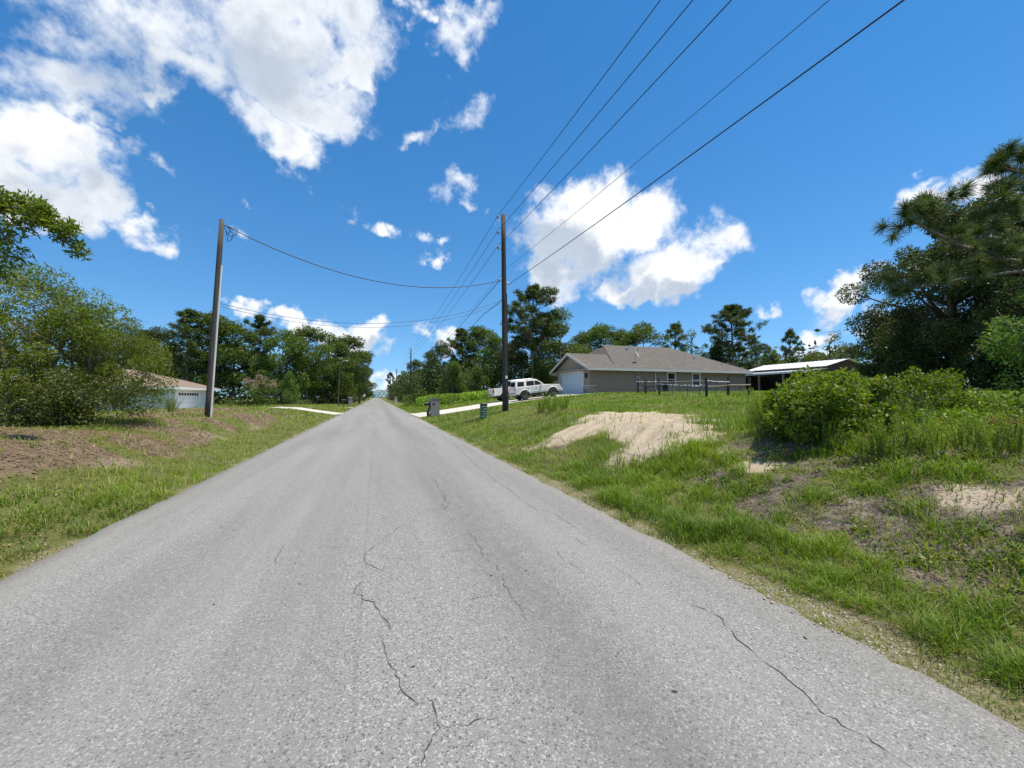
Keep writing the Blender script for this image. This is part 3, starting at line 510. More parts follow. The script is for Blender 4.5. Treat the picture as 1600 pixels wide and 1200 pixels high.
m = MB(); m.slab([(41.3, 28.05, 3.4), (47.3, 28.05, 3.4), (47.3, 28.05, 4.58), (44.2, 28.05, 5.33), (41.3, 28.05, 4.58)], (0, .05, 0)); part('gable_boards', m, M['barnwood'], bn, base=BB)
m = MB(); m.box(41.35, 41.45, 28.2, 36.9, 4.36, 4.56); m.box(44.0, 44.1, 28.3, 36.9, 1.7, 4.5); m.box(39.5, 44, 36.7, 36.8, 1.7, 4.0); part('shade_panel', m, M['shade'], bn, base=BB)  # added dark panels standing in for the shade inside the open barn
for y in (28.1, 31, 33.8, 36.4): part('post', MB().box(39.42, 39.57, y-.075, y+.075, 1.6, 4.0), M['palewood'], bn, base=BB)
for x in (41.4, 47.2): part('post', MB().box(x-.09, x+.09, 28.1, 28.28, 1.6, 4.5), M['barnwood'], bn, base=BB)
part('slab', MB().box(39.2, 44, 34.6, 36.8, 1.7, 2.12), M['concrete'], bn, base=BB)

# ---------------------------------------------------------------- pasture fence
FP = [(997, 36), (1008.5, 34), (1030, 31), (1104, 26), (1137.7, 26.4), (1170.6, 27)]
fp = [loc(*p) for p in FP]; fn = empty('fence', fp[0]); tag(fn, 'dark post fence with pale rails and white tape in front of the taupe house', 'fence')
def fpart(name, m, mt, **k): o = m.build(name, mt, fn, **k); o.matrix_parent_inverse = Matrix.Translation(Vector(fp[0])).inverted(); return o
for x, y, z in fp: fpart('post', MB().tube([(x, y, z-.3), (x+random.uniform(-.03, .03), y, z+1.28)], [.085, .078], 8), M['darkwood'])
def rail(i, j, za, zb, mt, r=.045):
    a, b = Vector(fp[i]), Vector(fp[j]); a.z += za; b.z += zb; d = (b-a).normalized(); n = Vector((-d.y, d.x, 0))*.09
    fpart('rail', MB().tube([a-n, (a+b)/2-n-Vector((0, 0, .02)), b-n], r, 6), mt)
rail(0, 2, .70, .70, M['darkwood']); rail(2, 3, 1.05, 1.08, M['palewood'], .03); rail(3, 4, .72, .75, M['palewood']); rail(4, 5, .76, .78, M['palewood'])
def tape(i, j, za, zb, sag):
    a, b = Vector(fp[i]), Vector(fp[j]); a.z += za; b.z += zb; m = MB(); n = 46; d = (b-a).normalized(); s_ = Vector((-d.y, d.x, 0)); pts = []
    for k in range(n+1):
        t = k/n; p = a.lerp(b, t)-s_*.12; p.z -= sag*4*t*(1-t)+.02*math.sin(k*1.3); tw = k*.9; wv = (Vector((0, 0, 1))*math.cos(tw)+s_*math.sin(tw))*.035; pts.append((p+wv, p-wv))
    for (a0, a1), (b0, b1) in zip(pts, pts[1:]): m.poly([a0, a1, b1, b0])
    fpart('tape', m, M['tape'])
tape(0, 2, 1.02, 1.05, .02); tape(2, 3, .88, .82, .05); tape(3, 4, 1.12, .98, .03)
for i, j, ts in ((2, 3, (.33, .66, .9)), (3, 4, (.45,)), (4, 5, (.6,)), (0, 2, (.5,))):
    for t in ts:
        p = Vector(fp[i]).lerp(Vector(fp[j]), t); fpart('wire_stake', MB().tube([(p.x, p.y+.1, p.z-.2), (p.x, p.y+.1, p.z+.75)], .018, 6), M['plastic'])
m = MB()
for i, j in ((2, 3), (3, 4), (4, 5)):
    a, b = Vector(fp[i]), Vector(fp[j])
    for z in (.08, .22, .36, .5): m.tube([a+Vector((0, .1, z)), b+Vector((0, .1, z))], .006, 4)
    n = int((b-a).length/.3)
    for k in range(n+1): p = a.lerp(b, k/n); m.tube([p+Vector((0, .1, 0)), p+Vector((0, .1, .5))], .004, 4)
fpart('wire_mesh', m, M['steel'])

# ---------------------------------------------------------------- utility poles and wires
def pole(name, x, y, height, r0, r1, mt, label, lean=(0, 0), arms=None, group=None):
    z = hz(x, y); o = empty(name, (x, y, z)); tag(o, label, 'utility pole', group)
    n = 7; MB().tube([(lean[0]*t/n*height, lean[1]*t/n*height, -.4+(height+.4)*t/n) for t in range(n+1)], [r0+(r1-r0)*t/n for t in range(n+1)], 14).build('shaft', mt, o, smooth=True)
    for zz, side in (arms or []):
        t = zz/height; cx = lean[0]*zz
        b = MB().tube([(cx, 0, zz), (cx+side*.30, 0, zz+.02)], .025, 6).build('bracket', M['steel'], o)
        MB().lathe([(.03, -.02), (.055, .0), (.05, .05), (.06, .07), (.05, .12), (.03, .16)], 10, Matrix.Translation((cx+side*.30, 0, zz))).build('insulator', M['porcelain'], b)
    return o, z
PX, PY = 6.46, 20.6; ZP = (11.25, 10.42, 9.6)
p1, pz = pole('utility_pole', PX, PY, 11.32-hz(PX, PY), .165, .115, M['blackpole'], 'tall black wooden utility pole standing right of the road before the white vehicles', (-.012, 0), [(v-hz(PX, PY)-.15, -1) for v in ZP])
m = MB(); m.box(-.05, .22, -.02, .02, 7.58-pz, 7.62-pz); m.lathe([(.03, 0), (.05, .03), (.05, .1), (.02, .14)], 8, Matrix.Translation((-.35, 0, 7.75-pz))); m.tube([(-.38, 0, 7.75-pz), (.25, 0, 7.68-pz)], .02, 6); m.build('cable_clamp', M['steel'], p1)
MB().box(-.06, .06, -.172, -.160, 1.7, 1.85).build('number_tag', M['conduit'], p1)
MB().tube([(.12, -.1, .0), (.10, -.1, 2.6), (.04, -.09, 6.2)], .018, 6).build('ground_wire', M['cable'], p1)
fpl = [(6.5, 84, 'black utility pole at the tree edge, second along the right side of the road'), (6.6, 147, 'third utility pole along the right side, far down the road'), (6.6, 211, 'farthest thin utility pole on the right near the road end')]
for x, y, lb in fpl: pole('utility_pole', x, y, 11.3-hz(x, y), .16, .11, M['blackpole'], lb, (0, 0), [(v-hz(x, y)-.15, -1) for v in ZP], 'utility poles along the road')
QX, QY = loc(325, 15)[:2]
p2, qz = pole('utility_pole', QX, QY, 8.2-hz(QX, QY), .112, .08, M['polewood'], 'weathered grey leaning utility pole on the left bank with pale conduit', (.046, -.01))
MB().tube([(.125, -.075, -.2), (.12+.046*1.5, -.075, 1.5), (.10+.046*5.6, -.065, 5.6)], .034, 8).build('conduit', M['conduit'], p2)
m = MB(); a0 = Vector((.046*7.0+.05, -.05, 8.05-qz))
for k, (dx, dzz) in enumerate(((.28, -.55), (.42, -.35), (.2, -.3))): m.tube([a0, a0+Vector((.1, 0, -.25)), a0+Vector((dx*.6, 0, dzz-.1)), a0+Vector((dx, 0, dzz)), a0+Vector((dx+.05, 0, dzz+.2)), a0+Vector((.12, 0, -.05))], .012, 5)
m.build('wire_loop', M['cable'], p2)
def wire(name, pts, r, label, sags, cat='cable', group=None):
    m = MB(); path = []
    for (a, b), sg in zip(zip(pts, pts[1:]), sags):
        a, b = Vector(a), Vector(b); n = 28
        for k in range(n+(b == Vector(pts[-1]))): t = k/n; p = a.lerp(b, t); p.z -= sg*4*t*(1-t); path.append(p)
    tag(m.tube(path, r, 6).build(name, M['cable']), label, cat, group)
far = [84, 147, 211]
for k, (zz, sg) in enumerate(zip(ZP, (.95, 1.05, 1.1))):
    xs = PX-.30-.012*10; wire('power_line', [(xs, -43, zz), (xs, PY, zz)]+[(6.5-.3, y, zz) for y in far], .0115, ('topmost overhead power line running from the black pole top', 'second power line below the topmost one on the black pole', 'third power line from the top of the black pole')[k], [sg, .7, .7, .7], group='overhead power lines')
wire('neutral_wire', [(PX+.14, -43, 8.5), (PX+.05, PY, 8.45), (6.7, 84, 8.45), (6.7, 147, 8.45)], .007, 'thin neutral wire below the three power lines on the black pole', [1.0, .9, .9])
wire('communication_cable', [(PX+.2, -43, 7.6), (PX+.2, PY, 7.62)], .0135, 'thick lowest cable sweeping to the upper right from the black pole', [.86])
wire('communication_cable', [(PX-.35, PY, 7.75), (6.4, 84, 7.4), (6.5, 147, 7.4)], .018, 'cable dropping from a bracket on the black pole towards the far poles', [.9, .9])
wire('communication_cable', [(PX-.1, PY, 6.85), (PX-.4, PY+1.5, 6.55), (PX-.5, PY+2.5, 6.5), (6.4, 84, 6.4)], .018, 'lowest cable leaving the black pole towards the far trees', [.02, .02, 1.0])
wire('service_wire', [(QX+.38, QY, 8.05), (PX-.35, PY, 7.75)], .017, 'sagging cable strung across the road from the grey pole top', [1.15])
wire('service_wire', [(QX+.22, QY, 5.1), (PX-.1, PY, 6.75)], .008, 'upper of two thin wires crossing the road low between the poles', [1.0])
wire('service_wire', [(QX+.22, QY, 5.0), (PX-.1, PY, 6.6)], .007, 'lower of two thin wires crossing the road low between the poles', [1.05])
wire('service_wire', [(-6.2, 147, 7), (6.5, 147, 8.2)], .03, 'far wire crossing the road in the distance', [.4])
lx, ly, lz = -6.2, 75.2, hz(-6.2, 75.2); lp = empty('street_lamp', (lx, ly, lz)); tag(lp, 'thin grey pole with a lamp head at its top before the left tree line', 'street lamp')
MB().tube([(0, 0, -.3), (.3, 0, 7.4)], [.13, .09], 10).build('pole', M['polewood'], lp); MB().tube([(.3, 0, 7.3), (.9, 0, 7.7), (1.3, 0, 7.75)], .035, 6).build('arm', M['steel'], lp); MB().lathe([(.03, .1), (.16, .02), (.2, -.1), (.12, -.14)], 12, Matrix.Translation((1.35, 0, 7.75))).build('lamp_head', M['greybox'], lp)

# ---------------------------------------------------------------- pedestals, mailboxes, pillars
x, y, z = 5.2, 20.3, hz(5.2, 20.3); o = empty('utility_pedestal', (x, y, z)); tag(o, 'short green utility pedestal with pale bands in the grass', 'pedestal')
MB().box(-.16, .16, -.14, .14, -.1, .76).build('cabinet', M['greenbox'], o, .015); MB().box(-.175, .175, -.155, .155, .762, .81).build('cap', M['greenbox'], o, .01)
for k in range(5): MB().box(-.05 if k % 2 else -.14, .165, -.147, -.141, .16+k*.12, .19+k*.12).build('band', M['greenlight'], o)
x, y = PX+.2, PY+.35; o = empty('marker_post', (x, y, hz(x, y))); tag(o, 'short grey utility post standing against the foot of the black pole', 'pedestal')
MB().box(-.075, .075, -.06, .06, -.2, .98).build('post_body', M['greybox'], o, .01); MB().box(-.09, .09, -.075, .075, .982, 1.03).build('cap', M['greybox'], o, .01)
x, y = 4.2, 31.2; z = hz(x, y); o = empty('mailbox_pillar', (x, y, z)); tag(o, 'grey weathered board mailbox pillar beside the right driveway', 'mailbox')
for k in range(6): MB().box(-.33+k*.11, -.225+k*.11, -.26, -.23, 0-.1, 1.33+random.uniform(-.03, .03)).build('board', M['greywood'], o)
MB().box(-.33, .33, -.228, .25, -.1, 1.3).build('core', M['greywood'], o); MB().box(-.36, .36, -.29, .28, 1.37, 1.41).build('top', M['greywood'], o)
m = MB(); Mx = Matrix.Translation((-.34, 0, 1.0)) @ Matrix.Rotation(R(-90), 4, 'Y'); m.lathe([(.12, -.0), (.125, .02), (.125, .42), (.11, .44)], 12, Matrix.Translation((-.34, -.02, .98)) @ Matrix.Rotation(R(-90), 4, 'Y')); m.build('letter_box', M['plastic'], o)
m = MB(); m.tube([(-.40, -.1, .86), (-.46, -.12, .6), (-.5, -.15, .3), (-.42, -.2, .05)], [.05, .07, .09, .06], 8); m.tube([(-.42, -.12, .7), (-.58, -.1, .35), (-.52, 0, .0)], [.03, .05, .06], 7); m.build('hanging_strap', M['plastic'], o)
MB().lathe([(.06, 0), (.075, .01), (.06, .02)], 14, Matrix.Translation((-.1, -.262, .98)) @ Matrix.Rotation(R(90), 4, 'X')).build('ring', M['darkwood'], o)
def mailbox(x, y, label):
    o = empty('mailbox', (x, y, hz(x, y))); tag(o, label, 'mailbox'); MB().box(-.05, .05, -.05, .05, -.1, 1.0).build('post', M['darkwood'], o)
    m = MB(); m.slab([(-.28, -.11, 1.0), (-.28, .11, 1.0), (-.28, .11, 1.14), (-.28, .06, 1.22), (-.28, -.06, 1.22), (-.28, -.11, 1.14)], (.56, 0, 0)); m.build('letter_box', M['plastic'], o); MB().box(.1, .13, -.13, -.115, 1.12, 1.3).build('flag', M['red'], o)
mailbox(-3.95, 57, 'black mailbox on a dark post at the left driveway'); mailbox(-3.9, 100, 'distant dark mailbox at the left road edge')
def pillar(x, y, wd, ht, label, mt):
    o = empty('gate_pillar', (x, y, hz(x, y))); tag(o, label, 'pillar'); MB().box(-wd/2, wd/2, -wd/2, wd/2, -.1, ht).build('shaft', mt, o, .02); MB().box(-wd*.6, wd*.6, -wd*.6, wd*.6, ht+.002, ht+.09).build('cap', M['concrete'], o, .02)
pillar(-3.9, 70, .55, 1.45, 'pale stone mailbox pillar by the left road edge', M['greywood']); pillar(4.2, 96, .6, 1.4, 'pale pillar at the right road edge in the distance', M['concrete'])
o = empty('road_sign', (-3.9, 150, hz(-3.9, 150))); tag(o, 'tiny white sign at the left edge far down the road', 'sign'); MB().tube([(0, 0, 0), (0, 0, 2.4)], .04, 6).build('post', M['steel'], o); MB().box(-.35, .35, -.06, -.045, 1.7, 2.5).build('board', M['white'], o)

# ---------------------------------------------------------------- vehicles
def extrude(m, prof, half):                  # side profile (x, z) swept across the width; half(z) gives the half width
    b = len(m.v); n = len(prof)
    m.v += [(x, -half(z), z) for x, z in prof]+[(x, half(z), z) for x, z in prof]
    m.f += [tuple(range(b, b+n)), tuple(range(b+2*n-1, b+n-1, -1))]
    m.f += [(b+i, b+n+i, b+n+(i+1) % n, b+(i+1) % n) for i in range(n)]
    return m
def arch(cx, r, zb, n=9):                    # wheel-arch points from front to rear along the body's lower edge
    a0 = math.asin(max(-1, min(1, (zb-.40)/r))); return [(cx+r*math.cos(a0+(math.pi-2*a0)*k/(n-1)), .40+r*math.sin(a0+(math.pi-2*a0)*k/(n-1))) for k in range(n)]
def wheel(o, x, y, r, side):
    Mx = Matrix.Translation((x, y, r)) @ Matrix.Rotation(R(90*side), 4, 'X')
    w_ = MB().lathe([(r*.62, -.13), (r*.93, -.125), (r, -.085), (r, .085), (r*.93, .125), (r*.62, .13)], 26, Mx).build('wheel', M['rubber'], o, smooth=False)
    MB().lathe([(r*.615, -.128), (r*.62, -.14), (r*.56, -.135), (r*.52, -.09), (.01, -.085)], 24, Mx).build('rim', M['alloy'], w_)
    m = MB()
    for k in range(6): m.box(.05, r*.55, -.035, .035, -.13, -.10, Mx @ Matrix.Rotation(k*math.pi/3, 4, 'Z'))
    m.lathe([(.075, -.14), (.07, -.10)], 12, Mx); m.build('spokes', M['alloy'], w_)
def side_panes(o, quads, half, name='side_window', cat=None):
    for q in quads:
        for s in (-1, 1):
            MB().slab([(x, s*(half(z)+.004), z) for x, z in q], (0, s*.006, 0)).build(name, M['carglass'], o)
def suv(locn, pitch):
    o = empty('suv', locn); o.rotation_euler = (0, -pitch, 0); tag(o, 'white four-wheel-drive sport utility vehicle with tinted windows parked on driveway', 'suv')
    hw = lambda z: .845-.03*max(0, .75-z)-(.05*max(0, z-1.0))
    body = [(3.50, .62), (3.54, .80), (3.48, .98), (3.30, 1.10), (2.55, 1.17), (1.95, 1.20), (-.72, 1.20), (-.84, 1.15), (-.86, .78), (-.82, .55)]
    low = arch(0, .50, .55)[::-1]; low2 = arch(2.675, .50, .55)[::-1]
    extrude(MB(), body+low+low2, hw).build('body', M['carpaint'], o, .035)
    gw = lambda z: .80-.28*(z-1.2)
    extrude(MB(), [(1.98, 1.195), (1.62, 1.50), (1.33, 1.72), (1.12, 1.775), (-.45, 1.80), (-.66, 1.76), (-.74, 1.55), (-.80, 1.195)], gw).build('cabin', M['carpaint'], o, .03)
    side_panes(o, [[(-.62, 1.25), (.02, 1.25), (.06, 1.62), (-.54, 1.66)], [(.22, 1.24), (.98, 1.24), (1.0, 1.64), (.30, 1.65)], [(1.04, 1.24), (1.78, 1.24), (1.36, 1.60), (1.05, 1.63)]], gw)
    MB().slab([(-.775, -.62, 1.28), (-.775, .62, 1.28), (-.725, .54, 1.64), (-.725, -.54, 1.64)], (-.02, 0, 0)).build('rear_window', M['carglass'], o)
    MB().slab([(1.93, -.68, 1.25), (1.93, .68, 1.25), (1.45, .6, 1.655), (1.45, -.6, 1.655)], (.02, 0, .02)).build('windshield', M['carglass'], o)
    for s in (-1, 1):
        MB().box(-.875, -.80, s*.70-.09, s*.70+.09, .88, 1.12).build('tail_light', M['red'], o, .01); MB().box(3.44, 3.53, s*.60-.16, s*.60+.16, .82, .98).build('headlight', M['conduit'], o, .01)
        MB().box(1.55, 1.72, s*.95-.09, s*.95+.09, 1.20, 1.36).build('mirror', M['carpaint'], o, .02)
        MB().box(.5, 2.1, s*.84-.05, s*.84+.05, .36, .42).build('side_step', M['plastic'], o, .01)
        for cx in (0, 2.675):
            m = MB(); pts = [(cx+.53*math.cos(a), s*.845, .40+.53*math.sin(a)) for a in np.linspace(.25, math.pi-.25, 12)]; m.tube(pts, .045, 6); m.build('fender_flare', M['carpaint'], o)
        m = MB(); m.tube([(-.4, s*.52, 1.83), (.1, s*.54, 1.86), (.9, s*.54, 1.85), (1.05, s*.53, 1.80)], .02, 6); m.build('roof_rail', M['steel'], o)
        m = MB(); m.box(-.40+.5, 2.1, s*.852-.008, s*.852+.008, .70, .76); m.build('side_moulding', M['carpaint'], o)
        for x in (.28, 1.08): MB().box(x, x+.16, s*.855-.015, s*.855+.015, 1.05, 1.09).build('door_handle', M['carpaint'], o)
    MB().box(-1.0, -.84, -.80, .80, .50, .68).build('rear_bumper', M['chrome'], o, .03); MB().box(3.45, 3.66, -.82, .82, .48, .72).build('front_bumper', M['carpaint'], o, .04)
    MB().box(-.885, -.86, -.18, .18, .80, .92).build('licence_plate', M['white'], o); MB().box(3.5, 3.56, -.42, .42, .80, .98).build('grille', M['plastic'], o)
    MB().box(-.70, 3.3, -.6, .6, .34, .56).build('underbody', M['plastic'], o)
    for x in (0, 2.675):
        for s in (-1, 1): wheel(o, x, s*.76, .395, -1 if s < 0 else 1)
    return o
def gpitch(x0, x1, y): return math.atan2(hz(x1, y)-hz(x0, y), x1-x0)
suv((12.45, 34.6, hz(12.45, 34.6)+.05), gpitch(12.45, 15.1, 34.6))
def truck(locn, pitch):
    o = empty('pickup_truck', locn); o.rotation_euler = (0, -pitch, 0); tag(o, 'white pickup truck with red tail lights parked behind the sport utility vehicle', 'pickup truck')
    hw = lambda z: .96-.03*max(0, .8-z)-.04*max(0, z-1.1)
    body = [(4.55, .65), (4.6, .9), (4.5, 1.14), (3.2, 1.24), (2.75, 1.27), (-1.12, 1.30), (-1.16, 1.27), (-1.17, .72), (-1.1, .6)]
    extrude(MB(), body+arch(0, .52, .6)[::-1]+arch(3.6, .52, .6)[::-1], hw).build('body', M['carpaint'], o, .03)
    gw = lambda z: .88-.25*(z-1.27)
    extrude(MB(), [(2.85, 1.265), (2.2, 1.80), (2.0, 1.90), (.95, 1.93), (.75, 1.88), (.66, 1.268)], gw).build('cabin', M['carpaint'], o, .04)
    side_panes(o, [[(.82, 1.33), (1.45, 1.33), (1.45, 1.75), (.9, 1.77)], [(1.55, 1.33), (2.55, 1.33), (2.1, 1.72), (1.55, 1.76)]], gw)
    MB().slab([(.66, -.72, 1.36), (.66, .72, 1.36), (.735, .62, 1.80), (.735, -.62, 1.80)], (-.02, 0, 0)).build('rear_window', M['carglass'], o)
    MB().box(-1.05, .55, -.80, .80, 1.302, 1.308).build('bed_cover', M['plastic'], o); MB().box(-1.2, -1.172, -.72, .72, .78, 1.26).build('tailgate', M['carpaint'], o, .015)
    MB().box(-1.22, -1.2, -.12, .12, 1.08, 1.14).build('handle', M['plastic'], o); MB().box(-1.36, -1.16, -.9, .9, .55, .72).build('rear_bumper', M['chrome'], o, .03)
    for s in (-1, 1):
        MB().box(-1.19, -1.08, s*.86-.10, s*.86+.105, .86, 1.24).build('tail_light', M['red'], o, .01); MB().box(2.35, 2.55, s*1.05-.11, s*1.05+.11, 1.28, 1.5).build('mirror', M['plastic'], o, .02)
        for x in (0, 3.6): wheel(o, x, s*.86, .41, -1 if s < 0 else 1)
    MB().box(-.9, 4.3, -.65, .65, .38, .62).build('underbody', M['plastic'], o)
    return o
truck((11.75, 38.15, hz(11.75, 38.15)+.05), gpitch(11.75, 15.3, 38.15))

# ---------------------------------------------------------------- foliage helpers
def unit(n, r=rng): v = r.normal(size=(n, 3)); return v/np.linalg.norm(v, axis=1)[:, None]
def leaf_arrays(C, ln, asp, droop=0, r=rng, flat=0, out=None):   # diamond leaves
    n = len(C); u = unit(n, r)
    if out is not None: u = u*.8+out*.7
    u[:, 2] -= droop; u[:, 2] *= (1-flat); u /= np.linalg.norm(u, axis=1)[:, None]+1e-9
    v = np.cross(u, unit(n, r)*(1-flat)+np.array([0, 0, flat*1.5])); v /= np.linalg.norm(v, axis=1)[:, None]+1e-9
    ln = (np.ones(n)*ln)*r.uniform(.65, 1.25, n); U = u*ln[:, None]*.5; W = v*(ln*asp)[:, None]*.5
    nrm = np.cross(U, W); nrm /= np.linalg.norm(nrm, axis=1)[:, None]+1e-9; k = nrm*(ln*.06)[:, None]
    V = np.stack([C-U, C+W*.9-U*.1+k, C+U, C-W*.9-U*.1+k], 1).reshape(-1, 3)
    return V, np.arange(4*n).reshape(-1, 4)
def join(parts):                             # list of (V, F, rnd, dry)
    V, F_, a, d = [], [], [], []; o = 0
    for v, f, r_, dr in parts: V.append(v); F_.append(f+o); a.append(r_); d.append(dr); o += len(v)
    return np.concatenate(V), np.concatenate(F_), dict(rnd=np.concatenate(a), dry=np.concatenate(d))
def crown_mesh(name, lobes, per, ln, asp, mt, droop=0, seed=1, shell=.5, dry=0, tone=.55, squash=.8):
    r = np.random.default_rng(seed); parts = []
    for (c, rad) in lobes:
        n = max(8, int(per*rad**1.6)); d = unit(n, r); q = shell+(1-shell)*r.random(n)**.6
        lump = 1+.28*np.sin(d[:, 0]*5+seed+c[0])*np.sin(d[:, 1]*4+c[1])*np.sin(d[:, 2]*5+c[2])
        P = np.array(c)+d*(rad*q*lump)[:, None]*np.array([1, 1, squash])
        V, F_ = leaf_arrays(P, ln, asp, droop, r, out=d)
        t = np.clip(r.random()*tone+r.random(n)*(1-tone), 0, 1); parts.append((V, F_, np.repeat(t, 4), np.repeat((r.random(n) < dry)*r.random(n), 4)))
    V, F_, A_ = join(parts); return np_mesh(name, V, F_, A_, mt)
def branchy(name, lobes, height, r0, mt, split=.3, lean=(0, 0), stems=1, seed=1, low=None):
    r = random.Random(seed); m = MB(); tops = []
    for s in range(stems):
        ox, oy = ((r.uniform(-.5, .5), r.uniform(-.5, .5)) if stems > 1 else (0, 0)); n = 6; ax = lean[0]+(r.uniform(-.2, .2) if stems > 1 else 0); ay = lean[1]+(r.uniform(-.2, .2) if stems > 1 else 0)
        path = [Vector((ox*.4+(ox+ax*height)*(k/n)**1.3+r.uniform(-.06, .06)*height*.08, oy*.4+(oy+ay*height)*(k/n)**1.3+r.uniform(-.06, .06)*height*.08, -.4+(height*.8+.4)*k/n)) for k in range(n+1)]
        m.tube(path, [r0*(1.25 if k == 0 else 1)*(1-.82*k/n)/(stems**.5) for k in range(n+1)], 8); tops.append(path)
    for c, rad in lobes:
        p = r.choice(tops); c = Vector(c); j = min(range(1, len(p)), key=lambda i: abs(p[i].z-(c.z-.6*(c-p[i]).xy.length)-.0))
        a = p[j]; mid = a.lerp(c, .5)+Vector((r.uniform(-.1, .1), r.uniform(-.1, .1), r.uniform(-.02, .12)))*rad
        q = r0*.34/(stems**.5)*min(1.2, .5+rad*.35); m.tube([a, mid, c], [q, q*.6, q*.22], 5, cap=False)
    me = bpy.data.meshes.new(name); me.from_pydata(m.v, [], m.f); me.materials.append(mt)
    for p in me.polygons: p.use_smooth = True
    return me
def dome_lobes(seed, n, rx, z0, z1, rad, power=.5, top=1.0):
    r = random.Random(seed); L = []
    for k in range(n):
        t = r.random(); z = z0+(z1-z0)*t; w_ = rx*math.sqrt(max(.05, 1-(abs(t-.42)/.62)**2)); a = r.uniform(0, 6.283); q = w_*r.random()**power
        L.append(((q*math.cos(a), q*math.sin(a), z), rad*r.uniform(.65, 1.25)*(1-.25*t)))
    return L
TREES = {}
def tree_kind(key, trunk, crown, height): TREES[key] = (trunk, crown, height)
for key, sd_, n, rx, z0, z1, rad, mt in (('hardA', 1, 34, 4.0, 2.5, 12.5, 1.7, 'hard'), ('hardB', 2, 30, 3.4, 3.5, 13.0, 1.6, 'hard'), ('oakA', 3, 38, 4.8, 2.2, 11.0, 1.8, 'oak'), ('oakB', 4, 34, 4.2, 3.0, 12.0, 1.7, 'oak'), ('lightA', 5, 26, 3.0, 1.4, 9.0, 1.4, 'lightleaf')):
    L = dome_lobes(sd_, n, rx, z0, z1, rad); L.append(((0, 0, z1), rad*.9))
    tree_kind(key, branchy('trunk', L[:16], z1, .26, M['bark'], seed=sd_), crown_mesh('crown', L, 270, .31, .55, M[mt], .15, sd_), z1+rad*.75)
L = dome_lobes(8, 24, 2.7, 4, 10.3, 1.0, .35); tree_kind('airy', branchy('trunk', L, 10.5, .34, M['bark'], seed=8), crown_mesh('crown', L, 150, .26, .5, M['thin'], .2, 8), 11.2)
def pine_mesh(seed, hgt, crown_from, spread, ntuft, nneed, tuft_r, width, per_branch=6, nb=30, flat=.55):
    r = random.Random(seed); m = MB(); n = 9; bend = [Vector((math.sin(k*.7+seed)*.12, math.cos(k*.9+seed)*.12, 0)) for k in range(n+1)]
    path = [Vector((0, 0, -.4+(hgt*.97+.4)*k/n))+bend[k] for k in range(n+1)]; m.tube(path, [.24*(1-.8*k/n)+.02 for k in range(n+1)], 9); T = []
    for b in range(nb):
        t = (b+r.random())/nb; z = hgt*(crown_from+(.97-crown_from)*t); L = spread*(math.sin(math.pi*min(1, .18+.80*t))**.8)*r.uniform(.55, 1.1)*(1 if t < .8 else .8); a = b*2.4+r.uniform(-.4, .4)
        k = min(n-1, int((z+.4)/(hgt*.97+.4)*n)); base = path[k].lerp(path[k+1], .5); base.z = z
        up = r.uniform(.05, .65)+.4*t; tip = base+Vector((math.cos(a)*L, math.sin(a)*L, L*up)); mid = base.lerp(tip, .5)+Vector((0, 0, -.06*L)); m.tube([base, mid, tip], [.075*(1-.5*t), .045*(1-.5*t), .015], 5, cap=False)
        for q in range(per_branch):
            f = r.uniform(.45, 1.0)**.8; p = base.lerp(tip, f)+Vector((r.uniform(-1, 1), r.uniform(-1, 1), r.uniform(-.5, .9)))*L*.24*(1.4-f); T.append((p, base.lerp(tip, f-.12)))
    for k in range(5): T.append((path[-1]+Vector((r.uniform(-.4, .4), r.uniform(-.4, .4), r.uniform(-.2, .4))), path[-1]))
    parts = []; g = np.random.default_rng(seed)
    for p, b in T:
        if (p-b).length > .05: m.tube([b, p], [.02, .01], 4, cap=False)
        d = unit(nneed, g); d[:, 2] = d[:, 2]*flat+.25; d /= np.linalg.norm(d, axis=1)[:, None]; ln = tuft_r*g.uniform(.7, 1.15, nneed)
        P = np.array(p)+d*(ln*.5)[:, None]; side = np.cross(d, unit(nneed, g)); side /= np.linalg.norm(side, axis=1)[:, None]; U = d*(ln*.5)[:, None]; W = side*width*.5
        V = np.stack([P-U-W*.5, P-U+W*.5, P+U*.6+W, P+U, P+U*.6-W][:4], 1).reshape(-1, 3); tn = g.random()*.6
        parts.append((V, np.arange(4*nneed).reshape(-1, 4), np.repeat(tn+g.random(nneed)*.4, 4), np.repeat((g.random(nneed) < .04)*.7, 4)))
    tm = bpy.data.meshes.new('trunk'); tm.from_pydata(m.v, [], m.f); tm.materials.append(M['pinebark'])
    for p in tm.polygons: p.use_smooth = True
    V, F_, A_ = join(parts); return tm, np_mesh('crown', V, F_, A_, M['pine'])
for key, sd_, hgt, cf, sp, nb, pb in (('pineA', 11, 17, .40, 4.0, 54, 11), ('pineB', 12, 16, .28, 3.4, 54, 10), ('pineC', 13, 12, .35, 1.9, 26, 6)):
    tm, cm = pine_mesh(sd_, hgt, cf, sp, 0, 26, .58, .10, pb, nb, .9); tree_kind(key, tm, cm, hgt+.3)
def place(kind, x, y, height, wide, label, name='tree', cat='tree', group=None, rz=None):
    tk, cr, h0 = TREES[kind]; s = height/h0; z = hz(x, y)
    o = empty(name, (x, y, z), random.uniform(0, 6.28) if rz is None else rz, (s*wide, s*wide, s)); tag(o, label, cat, group)
    link('trunk', tk, None, o); link('crown', cr, None, o); return o
def tree_at(kind, px, D, py, wide, label, name=None, group=None):
    x, y, z = loc(px, D); return place(kind, x, y, top_height(D, py)-z, wide, label, name or ('pine_tree' if kind.startswith('pine') else 'broadleaf_tree'), 'tree', group)
GL, GR = 'trees of the wood left of the road', 'trees of the wood right of the road'
